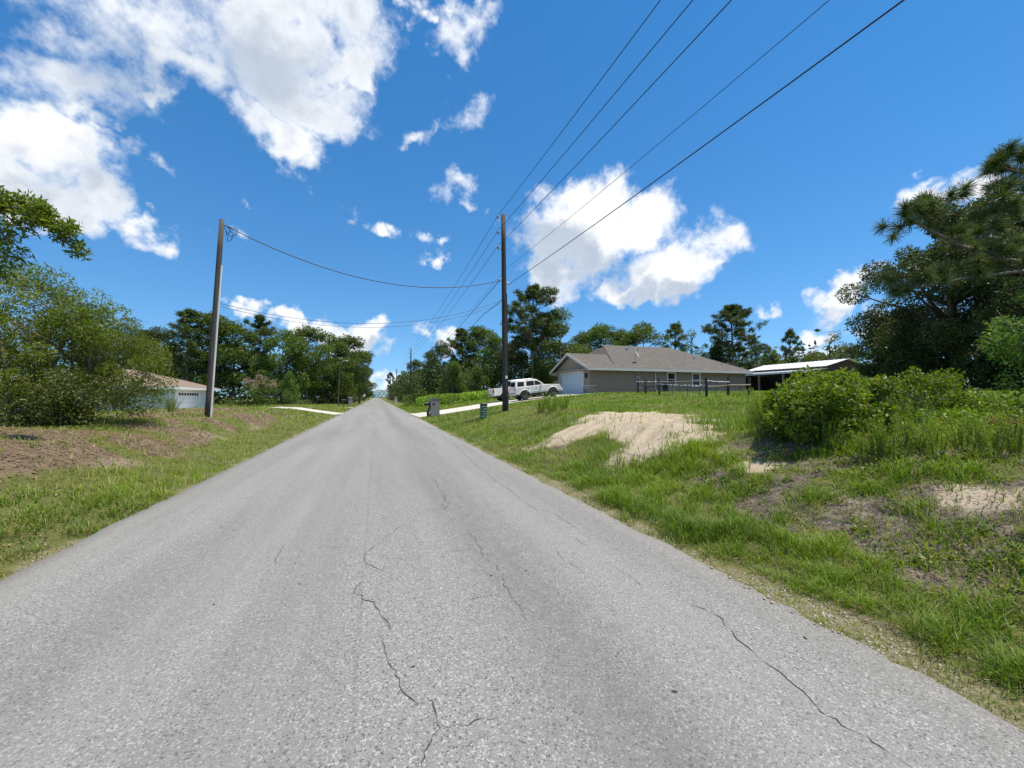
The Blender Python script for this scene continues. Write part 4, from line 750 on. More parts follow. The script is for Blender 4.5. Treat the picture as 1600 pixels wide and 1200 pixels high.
for a in (('oakA', 195, 64, 505, 1.1, 'dark broadleaf tree behind the pale house, mostly hidden by the near tree', None, GL), ('oakB', 245, 60, 508, 1.0, 'dark tree rising directly above the pale house roof', None, GL), ('pineB', 292, 58, 480, 1.15, 'dark pine just left of the grey leaning pole', None, GL),
          ('hardB', 330, 60, 484, .95, 'tall dark tree directly behind the grey leaning pole', None, GL), ('hardB', 365, 62, 500, 1.15, 'dark tree immediately right of the grey leaning pole', None, GL), ('pineB', 404, 66, 489, .9, 'pointed pine standing above the pink-flowered shrub', None, GL),
          ('hardA', 440, 64, 512, 1.1, 'rounded tree right of the pointed left pine', None, GL), ('hardB', 478, 68, 506, 1.15, 'tall tree midway between pink shrub and street lamp', None, GL), ('hardA', 512, 76, 518, 1.15, 'green tree just left of the street lamp', None, GL),
          ('hardB', 542, 82, 521, 1.25, 'large rounded green tree behind the street lamp', None, GL), ('hardB', 562, 100, 545, .9, 'last large tree of the left wood beside the road', None, GL), ('oakB', 569, 150, 571, .9, 'small distant tree at the left side of the road end', None, GL), ('hardA', 576, 230, 594, .9, 'farthest little tree on the left above the road end', None, GL),
          ('hardB', 617, 230, 597, .8, 'farthest little tree on the right above the road end', None, GR), ('pineC', 610, 170, 581, 1.1, 'small distant pine left of the far utility poles', None, GR), ('hardA', 630, 135, 578, .8, 'distant tree behind the third utility pole', None, GR), ('hardB', 648, 104, 560, .85, 'tree just right of the second utility pole', None, GR),
          ('hardA', 668, 92, 548, .9, 'green tree left of the tall right-hand pines', None, GR), ('oakB', 688, 84, 530, .85, 'tree with dark crown above the mailbox pillar', None, GR), ('pineB', 722, 76, 511, 1.25, 'full dark pine rising left of the black pole', None, GR), ('hardB', 748, 78, 507, 1.15, 'tall full tree between the left pine and the black pole', None, GR),
          ('hardB', 772, 66, 520, .9, 'broadleaf tree directly left of the black pole', None, GR), ('pineA', 832, 57, 443, 1.22, 'tallest pine with rounded crown just right of the black pole', None, GR), ('hardA', 876, 58, 478, 1.15, 'rounded tree against the tallest pine above the garage', None, GR), ('oakA', 815, 62, 520, 1.0, 'dark tree behind the white vehicles', None, GR),
          ('oakB', 858, 66, 528, 1.1, 'dark low tree between vehicles and garage', None, GR), ('hardB', 940, 70, 503, 1.2, 'bushy tree rising over the left part of the grey roof', None, GR), ('hardB', 972, 74, 512, 1.1, 'tree above the middle of the grey roof', None, GR), ('hardA', 1006, 72, 502, 1.35, 'lighter rounded tree above the grey roof ridge', None, GR),
          ('hardB', 912, 76, 516, 1.0, 'small tree behind the garage gable peak', None, GR), ('pineC', 1056, 74, 502, 1.2, 'slim tree right of the roof ridge', None, GR), ('airy', 1082, 70, 508, .8, 'thin open-crowned tree right of the roof ridge', None, GR), ('pineA', 1145, 60, 473, 1.25, 'big broad pine behind the right end of the grey house', None, GR),
          ('oakA', 1120, 64, 535, .9, 'dark understorey tree at the foot of the big broad pine', None, GR), ('oakB', 1182, 62, 530, .9, 'dark tree between big broad pine and barn roof', None, GR), ('lightA', 1205, 66, 545, 1.1, 'light green rounded tree beside the barn roof end', None, GR), ('pineC', 1237, 72, 512, .95, 'small lone slender pine above the barn roof', None, GR),
          ('hardA', 1275, 66, 548, 1.1, 'low green tree behind the barn ridge', None, GR), ('airy', 1298, 58, 512, 1.1, 'bare-looking open tree right of the slender pine', None, GR), ('oakB', 1330, 60, 535, 1.0, 'green tree behind the right end of the barn', None, GR),
          ('lightA', 708, 54, 562, 1.05, 'bright green leafy small tree at the lawn edge beyond the driveway', None, GR), ('lightA', 745, 58, 570, .9, 'pale green small tree between bright one and black pole', None, GR), ('lightA', 452, 58, 578, .7, 'bright green young tree beside the pink-flowered shrub', None, GL)):
    tree_at(*a)
def band(name, pts, n, hmin, hmax, thick, mt, label, ln=.42, seed=5):     # woodland undergrowth that reads as one mass
    r = np.random.default_rng(seed); P = []
    segs = list(zip(pts, pts[1:])); Ls = [math.dist(a, b) for a, b in segs]
    for (a, b), L in zip(segs, Ls):
        k = int(n*L/sum(Ls)); t = r.random(k); off = r.normal(size=k)*thick; x = a[0]+(b[0]-a[0])*t+off*(b[1]-a[1])/L; y = a[1]+(b[1]-a[1])*t-off*(b[0]-a[0])/L
        top = hmin+(hmax-hmin)*fbm(x, y, 5, 70); z = H(x, y)+top*r.random(k)**1.05; P.append(np.stack([x, y, z], -1))
    P = np.concatenate(P); P = P[(np.abs(P[:, 0]) > 5.4) | (P[:, 1] > 500)]; V, F_ = leaf_arrays(P, ln, .6, .1, r); t = fbm(P[:, 0]+P[:, 2], P[:, 1]+P[:, 2], 1.6, 77)
    tag(link(name, np_mesh(name, V, F_, dict(rnd=np.repeat(np.clip((t-.5)*2+.4+r.normal(size=len(P))*.15, 0, 1), 4), dry=np.zeros(4*len(P))), mt)), label, 'undergrowth', kind='stuff')
Lp = lambda *a: loc(*a)[:2]
band('woodland_undergrowth', [Lp(150, 64), Lp(330, 64), Lp(450, 68), Lp(520, 78), Lp(550, 100), Lp(565, 150), Lp(574, 260)], 70000, 5, 10, 2.4, M['oak'], 'dark undergrowth of the wood left of the road')
band('woodland_undergrowth', [Lp(616, 260), Lp(630, 150), Lp(645, 104), Lp(690, 82), Lp(760, 66), Lp(860, 62), Lp(960, 70), Lp(1100, 74), Lp(1230, 72), Lp(1400, 60)], 70000, 4, 8.5, 2.2, M['oak'], 'dark undergrowth of the wood right of the road', seed=6)
band('woodland_undergrowth', [Lp(120, 74), Lp(330, 76), Lp(470, 82), Lp(530, 96), Lp(555, 130), Lp(570, 260)], 26000, 8, 12.5, 2.5, M['oak'], 'deep shaded interior of the wood left of the road', .75, 15)
band('woodland_undergrowth', [Lp(622, 260), Lp(645, 130), Lp(680, 98), Lp(760, 80), Lp(860, 76), Lp(960, 82), Lp(1100, 86), Lp(1230, 84), Lp(1420, 74)], 28000, 6, 10, 2.5, M['oak'], 'deep shaded interior of the wood right of the road', .75, 16)
band('far_wood', [(-260, 420), (-20, 640), (0, 700), (20, 640), (280, 420)], 9000, 8, 16, 8, M['hard'], 'distant wood closing the end of the road', 1.6, 7)
band('far_wood', [(-34, 60), (-60, 75), (-200, 60), (-260, 420)], 9000, 6, 14, 5, M['oak'], 'wood far behind the left house', 1.3, 9)
band('far_wood', [(60, 62), (120, 60), (200, 10), (280, 420)], 9000, 6, 14, 5, M['oak'], 'wood far behind the right trees', 1.3, 10)
band('woodland_undergrowth', [Lp(1370, 46), Lp(1500, 42), Lp(1640, 40), Lp(1900, 40)], 16000, 4, 8, 1.8, M['oak'], 'dark thicket behind the massive oaks at right', .45, 17)
band('lawn_edge_weeds', [Lp(655, 60), Lp(690, 52), Lp(735, 52), Lp(770, 55)], 9000, .6, 2.0, .8, M['feather'], 'tall light green weeds along the edge of the right wood', .26, 11)

# ---------------------------------------------------------------- near trees
def near_tree(name, x, y, lobes, per, ln, asp, mt, label, trunk_r, height, stems=1, lean=(0, 0), droop=.3, seed=1, dry=0, cat='tree', bark='bark', shell=.45, squash=.8):
    o = empty(name, (x, y, hz(x, y))); tag(o, label, cat)
    link('trunk' if cat == 'tree' else 'stems', branchy('trunk', lobes, height, trunk_r*1.15, M[bark], stems=stems, lean=lean, seed=seed), None, o)
    link('crown' if cat == 'tree' else 'foliage', crown_mesh('crown', lobes, per, ln, asp, M[mt], droop, seed, shell, dry, squash=squash), None, o); return o
r = random.Random(21)
x, y, z = loc(128, 10.4); L = dome_lobes(21, 66, 1.5, .5, 2.95, .52, .45); L += [((.5, -1.2, .35), .6), ((-.6, -1.3, .4), .65), ((1.3, -.3, .6), .5), ((-1.4, -.8, .5), .6), ((.2, -1.5, .7), .5)]
near_tree('broadleaf_tree', x, y, L, 2100, .072, .38, 'thin', 'feathery light green tree at the left edge, nearest the grey pole', .10, 3.2, 4, (.02, 0), .45, 31, .05)
x, y, z = loc(28, 9.6); L = dome_lobes(22, 62, 1.9, .5, 3.6, .50, .45)
near_tree('broadleaf_tree', x, y, L, 1600, .078, .40, 'thin', 'airy light green tree left of the feathery one', .11, 3.6, 4, (0, 0), .45, 32, .06)
x, y, z = loc(-150, 9.2); L = dome_lobes(23, 40, 1.9, .8, 3.6, .7, .5)
near_tree('broadleaf_tree', x, y, L, 900, .09, .40, 'thin', 'light green tree cut off by the left picture edge', .11, 3.6, 4, (0, 0), .45, 35, .06)
x, y, z = loc(110, 9.6); L = dome_lobes(24, 20, 1.25, .2, 1.25, .42, .5)
near_tree('broadleaf_shrub', x, y, L, 1300, .085, .42, 'oak', 'dark shaded shrub under the light green trees on the left bank', .04, 1.2, 5, (0, 0), .3, 33, .1, 'shrub')
# oak bough reaching in from beyond the left edge
OX, OY = -10.4, 7.2; bo = empty('oak_tree', (OX, OY, hz(OX, OY))); tag(bo, 'oak whose leafy bough reaches in at the upper left edge', 'tree')
oz = hz(OX, OY); camr = Vector((CA, -SA, 0)); camd = Vector((SA, CA, 0))
def gpt(px, py, D, o): return camr*((px-800)/640*D)+camd*D+Vector((0, 0, 1.62+(620-py)/640*D))-Vector(o)
oo = (OX, OY, oz)
m = MB(); m.tube([(0, 0, -.4), (.1, .1, 1.8), (.1, .3, 3.2), (.0, .5, 5.6)], [.24, .19, .15, .07], 10)
P = [Vector((.1, .3, 3.2)), gpt(-220, 330, 6.6, oo), gpt(-80, 300, 6.7, oo), gpt(20, 322, 6.8, oo), gpt(75, 348, 6.9, oo), gpt(105, 385, 7.0, oo)]
m.tube(P, [.10, .07, .05, .035, .022, .01], 7); LB = []
for i in range(1, len(P)):
    for k in range(7):
        q = P[i-1].lerp(P[i], (k+.5)/7); LB.append(((q.x+r.uniform(-.16, .16), q.y+r.uniform(-.16, .16), q.z+r.uniform(-.12, .2)), r.uniform(.15, .27)*(1.35 if i < 4 else .85)))
extra = dome_lobes(41, 26, 1.9, 3.0, 6.2, .6)
for px_, py_ in ((-30, 340), (-10, 370), (10, 395), (-40, 400), (-60, 360), (20, 350), (-15, 420), (35, 330)):
    q = gpt(px_, py_, 6.8, oo); LB.append((tuple(q), .26)); m.tube([P[3].lerp(P[2], .5), q], [.02, .008], 5)
tm = bpy.data.meshes.new('trunk'); tm.from_pydata(m.v, [], m.f); tm.materials.append(M['bark']); link('trunk', tm, None, bo, True)
link('crown', crown_mesh('crown', LB+extra, 1700, .105, .36, M['thin'], .1, 42, .15, .04), None, bo)

L = dome_lobes(51, 84, 5.2, 1.0, 11.6, 1.35, .32)
x, y, z = loc(1492, 27); near_tree('oak_tree', x, y, L, 950, .17, .55, 'oak', 'massive dark oak filling the right side behind the bushes', .42, 11, 1, (0, 0), .25, 51)
L = dome_lobes(52, 64, 4.3, .8, 10.8, 1.2, .34)
x, y, z = loc(1615, 23); near_tree('oak_tree', x, y, L, 950, .165, .55, 'oak', 'dark oak at the right picture edge behind the pine', .36, 10, 1, (0, 0), .25, 52)
L = dome_lobes(53, 34, 3.0, .5, 5.6, 1.2, .45)
x, y, z = loc(1428, 30); near_tree('oak_tree', x, y, L, 850, .17, .55, 'oak', 'lower dark oak beside the barn gable', .25, 5.6, 1, (0, 0), .25, 54)
L = dome_lobes(55, 30, 1.6, .4, 3.5, .6, .45)
x, y, z = loc(1672, 11.5); near_tree('broadleaf_tree', x, y, L, 700, .12, .55, 'lightleaf', 'light green young tree at the far right edge', .09, 3.4, 3, (0, 0), .2, 55)
# long-needled pine: trunk beyond the right edge, boughs reaching into the picture
PXr, PYr, _ = loc(1800, 11.0); po = empty('pine_tree', (PXr, PYr, hz(PXr, PYr))); tag(po, 'long-needled pine whose boughs reach in at the upper right', 'tree')
m = MB(); m.tube([(0, 0, -.4), (.05, 0, 3), (0, .1, 7), (.1, 0, 11.5)], [.23, .20, .15, .05], 10); tufts = []
zb = hz(PXr, PYr); camr = Vector((CA, -SA, 0)); camd = Vector((SA, CA, 0))
def pt(px, py, D): return camr*((px-800)/640*D)+camd*D+Vector((0, 0, 1.62+(620-py)/640*D))-Vector((PXr, PYr, zb))
BR = [([(1800, 400, 11.0), (1640, 412, 10.6), (1560, 402, 10.2), (1500, 378, 9.9), (1440, 345, 9.7), (1412, 352, 9.6)], .075),
      ([(1560, 402, 10.2), (1535, 370, 10.2), (1558, 335, 10.3), (1562, 300, 10.4)], .045), ([(1480, 350, 9.8), (1478, 318, 9.8), (1500, 305, 9.9)], .028), ([(1478, 345, 9.8), (1440, 322, 9.6)], .02),
      ([(1800, 290, 11.2), (1660, 275, 10.9), (1600, 262, 10.6), (1560, 250, 10.5)], .06), ([(1600, 262, 10.6), (1572, 240, 10.6)], .02), ([(1660, 275, 10.9), (1620, 240, 10.8)], .025), ([(1660, 300, 10.9), (1595, 292, 10.7), (1578, 298, 10.6)], .022),
      ([(1800, 440, 10.8), (1620, 420, 10.3), (1520, 432, 10.0), (1440, 448, 9.8), (1420, 452, 9.7)], .055), ([(1558, 335, 10.3), (1600, 318, 10.4)], .02), ([(1800, 180, 11.2), (1720, 140, 11), (1680, 120, 11)], .04)]
for path, r0 in BR:
    P = [pt(*p) for p in path]; m.tube(P, [r0*(1-.75*k/(len(P)-1)) for k in range(len(P))], 7)
    for k in range(1, len(P)):
        for q in range(7):
            t = r.random(); b = P[k-1].lerp(P[k], t)
            if b.length > 0 and (Vector((b.x, b.y, 0))).length < .8: continue
            tip = b+Vector((r.uniform(-.5, .5), r.uniform(-.5, .5), r.uniform(-.05, .5)))*.75; m.tube([b, tip], [.013, .008], 4, cap=False); tufts.append((tip, (tip-b).normalized()))
    tufts.append((P[-1], (P[-1]-P[-2]).normalized()))
parts = []; g = np.random.default_rng(61)
for p, ax in tufts:
    n = 130; d = unit(n, g)*.85+np.array(ax)*.55; d /= np.linalg.norm(d, axis=1)[:, None]; ln = .25*g.uniform(.75, 1.15, n); s_ = np.cross(d, unit(n, g)); s_ /= np.linalg.norm(s_, axis=1)[:, None]; b = np.array(p)-np.array(ax)*(g.random(n)*.10)[:, None]; W = s_*.0058
    e = b+d*ln[:, None]; e[:, 2] -= .02; V = np.stack([b-W, b+W, e+W*.5, e-W*.5], 1).reshape(-1, 3); parts.append((V, np.arange(4*n).reshape(-1, 4), np.repeat(g.random()*.6+g.random(n)*.4, 4), np.repeat((g.random(n) < .05)*.6, 4)))
tm = bpy.data.meshes.new('trunk'); tm.from_pydata(m.v, [], m.f); tm.materials.append(M['bark']); link('trunk', tm, None, po, True)
V, F_, A_ = join(parts); link('crown', np_mesh('crown', V, F_, A_, M['pine']), None, po)

# ---------------------------------------------------------------- shrubs and weeds one can tell apart
def bush(px, D, rx, hgt, n, mt, label, seed, per=900, ln=.075, name='shrub', top=None):
    x, y, z = loc(px, D); rad = .17+.09*rx
    if top: hgt = max(.4, top_height(D, top)-z)
    else: rad = .38*hgt/1.4+.05
    L = dome_lobes(seed, n, rx, .1, max(.2, hgt-rad*.8), rad, .5)
    return near_tree(name, x, y, L, per, ln, .6, mt, label, .035, hgt*.8, 6, (0, 0), .1, seed, .02, 'shrub', shell=.5, squash=.9)
bush(1272, 6.5, .74, 1.2, 50, 'bush', 'large dense green bush right of the feathery weeds', 71, 2300, .075, top=568)
bush(1368, 6.7, .52, 1.2, 32, 'bush', 'yellow-green bush leaning against the large dense one', 72, 2400, .070, top=584)
bush(1320, 7.4, .6, 1.2, 30, 'lightleaf', 'light green bush squeezed between the two denser bushes', 86, 2000, .07, top=572)
bush(1440, 8.6, 1.0, 1.5, 40, 'bush', 'tall broad bush in front of the massive dark oak', 73, 1800, .07, top=566)
bush(1552, 9.0, 1.15, 1.5, 30, 'lightleaf', 'pale green bush at right below the dark oaks', 74, 1300, .07, top=612)
bush(1640, 7.6, 1.0, 1.4, 30, 'bush', 'green bush cut by the right picture edge', 75, 1800, .065, top=612)
bush(1480, 6.2, .42, .6, 14, 'bush', 'low yellow-leaved shrub in front of the tall broad bush', 76, 2400, .055, top=640)
bush(1268, 11.5, .7, 1.6, 16, 'bush', 'taller bush shoot in front of the barn roof', 77, 1400, .07, top=573)
bush(1425, 6.9, .45, .6, 12, 'lightleaf', 'small green shrub behind the row of light weeds', 78, 2000, .055, top=640)
bush(705, 49, 1.4, 1.6, 12, 'bush', 'round bush at the wood edge above the right driveway', 79, per=160, ln=.2)
bush(648, 62, 1.6, 2.9, 14, 'hard', 'dark round bush at the foot of the second utility pole', 80, per=160, ln=.24)
bush(475, 55, 1.0, 1.3, 8, 'lightleaf', 'small leafy sapling on the left lawn', 81, per=160, ln=.2)
bush(375, 54, 1.6, 1.7, 12, 'hard', 'low green bushes right of the grey leaning pole', 82, per=160, ln=.22)
bush(232, 40, 1.6, 1.5, 14, 'feather', 'light green shrub against the pale house wall', 83, per=260, ln=.14)
x, y, z = loc(405, 54); L = dome_lobes(84, 26, 2.4, .8, 3.6, .8, .5); o = near_tree('flowering_shrub', x, y, L, 190, .24, .55, 'hard', 'dark shrub topped with dusty pink blossom before the left wood', .07, 3.4, 6, (0, 0), .1, 84, cat='shrub')
Lb = [((c[0], c[1], c[2]+.35), .5) for c, rd in L if c[2] > 2.3]; link('blossom', crown_mesh('blossom', Lb, 220, .18, .7, M['pink'], 0, 85), None, o)
def feather_mesh(seed, stems, hgt, rad, per=70, ln=.10, wd=.011):
    g = np.random.default_rng(seed); V = []; parts = []; m = MB()
    for s in range(stems):
        a = g.uniform(0, 6.28); q = rad*g.random()**.6; b = np.array([q*math.cos(a)*.6, q*math.sin(a)*.6, -.05]); hh = hgt*g.uniform(.6, 1.08); tip = np.array([q*math.cos(a)*1.5+g.normal()*.05, q*math.sin(a)*1.5+g.normal()*.05, hh])
        m.tube([b, (b+tip)/2+g.normal(size=3)*.02, tip], [.007, .005, .002], 4, cap=False)
        t = g.random(per)**.7; c = b+(tip-b)*(.12+.88*t)[:, None]; d = unit(per, g)*np.array([1, 1, .4])+np.array([0, 0, .75]); d /= np.linalg.norm(d, axis=1)[:, None]; l_ = ln*g.uniform(.6, 1.2, per)*(1.25-.8*t); e = c+d*l_[:, None]
        w_ = np.cross(d, unit(per, g)); w_ /= np.linalg.norm(w_, axis=1)[:, None]; w_ *= wd*.5; parts.append((np.stack([c-w_*.4, c+w_*.4, e*.4+c*.6+w_, e], 1).reshape(-1, 3), np.arange(4*per).reshape(-1, 4), np.repeat(g.random()*.4+g.random(per)*.6, 4), np.repeat((t < .12)*.6*g.random(per), 4)))
    V, F_, A_ = join(parts); tm = bpy.data.meshes.new('stems'); tm.from_pydata(m.v, [], m.f); tm.materials.append(M['stem']); return tm, np_mesh('foliage', V, F_, A_, M['feather'])
FW = [feather_mesh(90, 60, 1.0, .40, 130, .11, .013), feather_mesh(91, 24, .8, .26, 95, .10, .014), feather_mesh(92, 9, .6, .14, 70, .09, .016)]
def weed(px, D, k, s, label, group='feathery roadside weeds'):
    x, y, z = loc(px, D); o = empty('tall_weed', (x, y, z), random.uniform(0, 6), (s, s, s)); tag(o, label, 'weed', group); link('stems', FW[k][0], None, o); link('foliage', FW[k][1], None, o)
for a in ((1205, 7.4, 0, .80, 'big feathery blue-green weed at the left end of the bushes'), (1236, 7.0, 0, .66, 'darker feathery weed between big feathery one and large bush'), (1178, 8.4, 1, .7, 'small feathery weed at the grass left of the bushes'),
          (1368, 5.3, 1, .58, 'leftmost tuft of the light green weed row before the bushes'), (1390, 5.2, 1, .66, 'second tuft of the light green weed row before the bushes'), (1415, 5.3, 1, .62, 'third tuft of the light green weed row before the bushes'), (1438, 5.2, 1, .52, 'rightmost tuft of the light green weed row before the bushes'),
          (1508, 5.0, 1, .6, 'feathery weed in front of the reddish leaf pile'), (1545, 4.7, 1, .6, 'upright weed right of the reddish leaf pile, near the edge'), (1588, 4.6, 1, .66, 'tall weed at the extreme right edge above bare soil'), (1300, 5.9, 2, .7, 'little sprig on bare soil below the large bush'),
          (846, 17.5, 1, .85, 'left tuft of the tall weed clump before the garage'), (862, 17.2, 1, 1.05, 'middle tuft of the tall weed clump before the garage'), (880, 17.6, 1, .9, 'right tuft of the tall weed clump before the garage'), (1345, 5.4, 2, .6, 'thin sprig beside the sandy scrape'), (1460, 4.9, 2, .65, 'short green sprig on the bare slope at right'), (268, 17, 1, .8, 'pale weeds left of the grey pole foot')): weed(*a)

# ---------------------------------------------------------------- grass, litter, pebbles: what nobody could count
def polar(n, r0, r1, a0, a1, g):             # density falls with distance, bearings clockwise from the road
    rr = np.exp(g.uniform(math.log(r0), math.log(r1), n)); th = g.uniform(R(a0), R(a1), n); return rr*np.sin(th), rr*np.cos(th), rr
def blades(name, n, r0, r1, a0, a1, seed, label, side):
    g = np.random.default_rng(seed); x, y, rr = polar(n, r0, r1, a0, a1, g)
    sand, bare, lit, edge = masks(x, y); ax = np.abs(x); lush = fbm(x, y, .9, 80); fine = fbm(x, y, .22, 83, 2)
    lawn = sst(10, 16, rr)
    keep = (x > 3.02 if side > 0 else x < -3.14) & ~concrete_at(x, y) & ~((x > 18.7) & (x < 37.8) & (y > 33.7)) & ~((x < -18) & (y > 46.8) & (y < 57.4))
    prob = np.clip((fine-.22)*2.6, .06, 1)*(1-.96*sand)*(1-.6*bare)*(1-.80*lit)*(1-.62*edge)
    keep &= g.random(n) < prob
    x, y, rr, ax, lush, edge, bare, lit, lawn, fine = (v[keep] for v in (x, y, rr, ax, lush, edge, bare, lit, lawn, fine)); n = len(x)
    hgt = (.05+.22*np.clip(lush*1.6-.3, 0, 1)*np.clip(fine*1.5, .3, 1.2))*g.uniform(.5, 1.2, n)*(1-.72*edge)*(1-.35*(side < 0))*(1-.45*bare)*(1-.35*lawn)+.015
    wd = np.maximum(.0035, .00135*rr)*g.uniform(.7, 1.3, n); hgt = np.maximum(hgt, .004*rr*(1-edge*.5))
    z = H(x, y)-.01; a = g.uniform(0, 6.283, n); lean = g.uniform(.1, 1.0, n)**1.3*1.7*hgt; dx, dy = np.cos(a), np.sin(a); px, py = -dy*wd*.5, dx*wd*.5
    B = np.stack([x, y, z], -1); S_ = np.stack([px, py, px*0], -1); Dv = np.stack([dx*lean, dy*lean, hgt*0], -1); Zv = np.stack([hgt*0, hgt*0, hgt], -1)
    near = rr < 9
    q = near; Vn = np.stack([B[q]-S_[q], B[q]+S_[q], B[q]+S_[q]*.75+Dv[q]*.3+Zv[q]*.6, B[q]-S_[q]*.75+Dv[q]*.3+Zv[q]*.6], 1).reshape(-1, 3); Fn = np.arange(len(Vn)).reshape(-1, 4)
    Vt = np.stack([B[q]-S_[q]*.75+Dv[q]*.3+Zv[q]*.6, B[q]+S_[q]*.75+Dv[q]*.3+Zv[q]*.6, B[q]+Dv[q]+Zv[q]*.93, B[q]+Dv[q]*1.02+Zv[q]*.94], 1).reshape(-1, 3)
    f = ~near; Vf = np.stack([B[f]-S_[f], B[f]+S_[f], B[f]+Dv[f]*.8+Zv[f]+S_[f]*.2, B[f]+Dv[f]*.8+Zv[f]-S_[f]*.2], 1).reshape(-1, 3)
    rnd = np.clip(fbm(x, y, 1.4, 86)*1.3-.3+g.normal(size=n)*.22, 0, 1); dry = np.clip((g.random(n) < .09+.35*edge+.3*bare+.25*lit+.22*(side < 0))*g.uniform(.3, 1, n)+sst(.56, .78, fbm(x, y, 1.7, 88))*.38*(1-.4*(lush > .5))+.75*np.exp(-((x-7.2)/1.3)**2-((y-18)/3.2)**2)*g.random(n), 0, 1)
    parts = [(Vn, Fn, np.repeat(rnd[q], 4), np.repeat(dry[q], 4)), (Vt, np.arange(len(Vt)).reshape(-1, 4), np.repeat(rnd[q], 4), np.repeat(dry[q], 4)), (Vf, np.arange(len(Vf)).reshape(-1, 4), np.repeat(rnd[f], 4), np.repeat(dry[f], 4))]
    V, F_, A_ = join(parts); tag(link(name, np_mesh(name, V, F_, A_, M['grass'])), label, 'grass', kind='stuff')
blades('grass', 460000, 2.6, 70, -2, 84, 101, 'green grass of the verge and lawn right of the road', 1)
blades('grass', 300000, 3.3, 80, -68, 2, 102, 'patchy green grass of the bank left of the road', -1)
def scatter_leaves(name, n, r0, r1, a0, a1, seed, pick, ln, asp, mt, label, lift=.012, flat=.85):
    g = np.random.default_rng(seed); x, y, rr = polar(n, r0, r1, a0, a1, g); sand, bare, lit, edge = masks(x, y); keep = g.random(n) < pick(sand, bare, lit, edge, x, y); x, y, rr = x[keep], y[keep], rr[keep]
    P = np.stack([x, y, H(x, y)+lift+g.random(len(x))*.02], -1); V, F_ = leaf_arrays(P, np.maximum(ln, .0055*rr), asp, 0, g, flat)
    tag(link(name, np_mesh(name, V, F_, dict(rnd=np.repeat(g.random(len(P)), 4), dry=np.repeat((g.random(len(P)) < .3)*g.random(len(P)), 4)), mt)), label, name.replace('_', ' '), kind='stuff')
scatter_leaves('leaf_litter', 120000, 3.6, 34, -66, 0, 111, lambda s, b, l, e, x, y: (x < -3.4)*(l*.6+.12+.12*e), .05, .5, M['litter'], 'brown dead leaves strewn over the left bank')
scatter_leaves('twig_litter', 70000, 3.2, 14, 22, 84, 112, lambda s, b, l, e, x, y: (x > 3.3)*(b*.4+.10+.06*e), .075, .13, M['litter'], 'grey dead twigs and straw on the bare right bank', .018, .7)
x, y, z = loc(1560, 6.9); g = np.random.default_rng(113); P = np.stack([x+g.normal(size=2600)*.38, y+g.normal(size=2600)*.30, g.random(2600)], -1); P[:, 2] = H(P[:, 0], P[:, 1])+.22*P[:, 2]*np.exp(-((P[:, 0]-x)**2+(P[:, 1]-y)**2)/.2); V, F_ = leaf_arrays(P, .075, .5, 0, g, .5)
tag(link('leaf_pile', np_mesh('leaf_pile', V, F_, dict(rnd=np.repeat(g.random(2600), 4), dry=np.zeros(4*2600)), M['mulch'])), 'reddish brown pile of dead leaves at right among the weeds', 'leaf pile')
def pebbles(n, seed, label, pick, r0, r1, a0, a1):
    g = np.random.default_rng(seed); x, y, rr = polar(n, r0, r1, a0, a1, g); k = g.random(n) < pick(x, y); x, y = x[k], y[k]; n = len(x); s = .004+.014*g.random(n)**3
    base = np.array([[1, 0, 0], [-1, 0, 0], [0, 1, 0], [0, -1, 0], [0, 0, .7], [0, 0, -.7]]); F0 = np.array([[0, 2, 4], [2, 1, 4], [1, 3, 4], [3, 0, 4], [2, 0, 5], [1, 2, 5], [3, 1, 5], [0, 3, 5]])
    V = base[None]*s[:, None, None]*g.uniform(.6, 1.3, (n, 6, 1)); a = g.uniform(0, 6.28, n); c, q = np.cos(a)[:, None], np.sin(a)[:, None]; V = np.stack([V[..., 0]*c-V[..., 1]*q, V[..., 0]*q+V[..., 1]*c, V[..., 2]], -1)+np.stack([x, y, np.maximum(H(x, y), np.where(np.abs(x) < 3.0, .021, -1))], -1)[:, None]
    tag(link('gravel', np_mesh('gravel', V.reshape(-1, 3), (F0[None]+6*np.arange(n)[:, None, None]).reshape(-1, 3), None, M['pebble'])), label, 'gravel', kind='stuff')
pebbles(110000, 121, 'pale limestone crumbs along the right road edge', lambda x, y: (x > 2.93)*np.exp(-np.abs(x-3.2)/.16)*np.clip(fbm(x, y, .8, 92)*3.2-1.2, .02, 1), 1.5, 16, 8, 80)
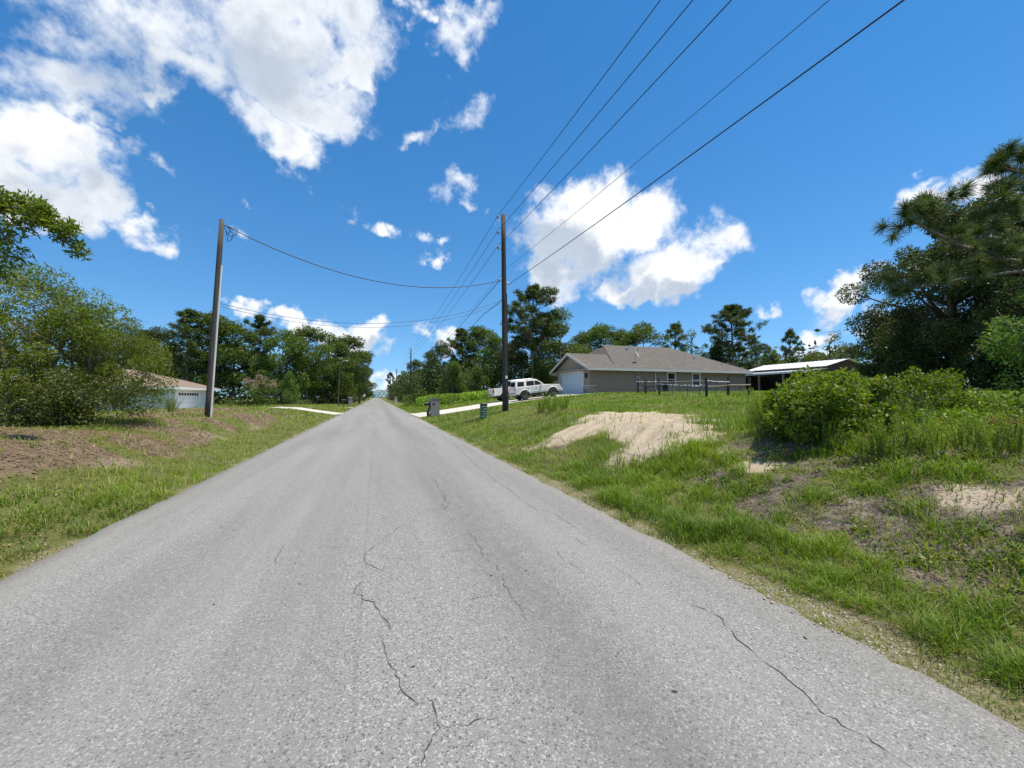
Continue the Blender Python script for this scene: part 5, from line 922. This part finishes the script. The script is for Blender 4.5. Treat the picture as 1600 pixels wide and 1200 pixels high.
pebbles(16000, 122, 'pale crumbs along the left road edge', lambda x, y: (x < -3.05)*np.exp(-np.abs(x+3.3)/.16)*np.clip(fbm(x, y, .8, 93)*3-1.3, .02, 1), 3.3, 16, -66, -8)
# low broad-leaved weeds on the bare right bank and tufts on the left
def ground_weeds(name, n, seed, r0, r1, a0, a1, pick, label, mt):
    g = np.random.default_rng(seed); x, y, rr = polar(n, r0, r1, a0, a1, g); sand, bare, lit, edge = masks(x, y); k = g.random(n) < pick(sand, bare, lit, edge, x, y); x, y = x[k], y[k]; n = len(x); per = 26; rad = g.uniform(.05, .15, n)
    C = np.repeat(np.stack([x, y, H(x, y)], -1), per, 0); d = unit(n*per, g); d[:, 2] = np.abs(d[:, 2])*1.1+.12; C = C+d*(np.repeat(rad, per)*g.random(n*per)**.5)[:, None]; V, F_ = leaf_arrays(C, .045, .5, 0, g, .3)
    t = np.repeat(g.random(n), per)*.6+g.random(n*per)*.4; tag(link(name, np_mesh(name, V, F_, dict(rnd=np.repeat(t, 4), dry=np.repeat(np.repeat((g.random(n) < .25)*g.random(n)*.7, per), 4)), mt)), label, 'weeds', kind='stuff')
ground_weeds('ground_weeds', 6500, 131, 3.4, 13, 20, 82, lambda s, b, l, e, x, y: (x > 4.3)*(1-s*.92)*np.clip(fbm(x, y, .7, 95)*3-1.15, 0, 1)*(.18+.6*b), 'low broad-leaved weeds on the right bank', M['bush'])
ground_weeds('ground_weeds', 900, 132, 4, 24, -64, -8, lambda s, b, l, e, x, y: (x < -3.8)*np.clip(fbm(x, y, 1.1, 97)*4-2.2, 0, 1), 'low weeds dotted over the left bank', M['feather'])

g = np.random.default_rng(141); k = 46; P = np.stack([g.uniform(-2.8, 2.8, k), g.uniform(1.6, 12, k), np.full(k, .027)], -1); V, F_ = leaf_arrays(P, .035, .45, 0, g, .97)
tag(link('road_debris', np_mesh('road_debris', V, F_, dict(rnd=np.ones(4*k), dry=np.zeros(4*k)), M['darkwood'])), 'dark scraps of leaf and bark scattered on the asphalt', 'debris', kind='stuff')
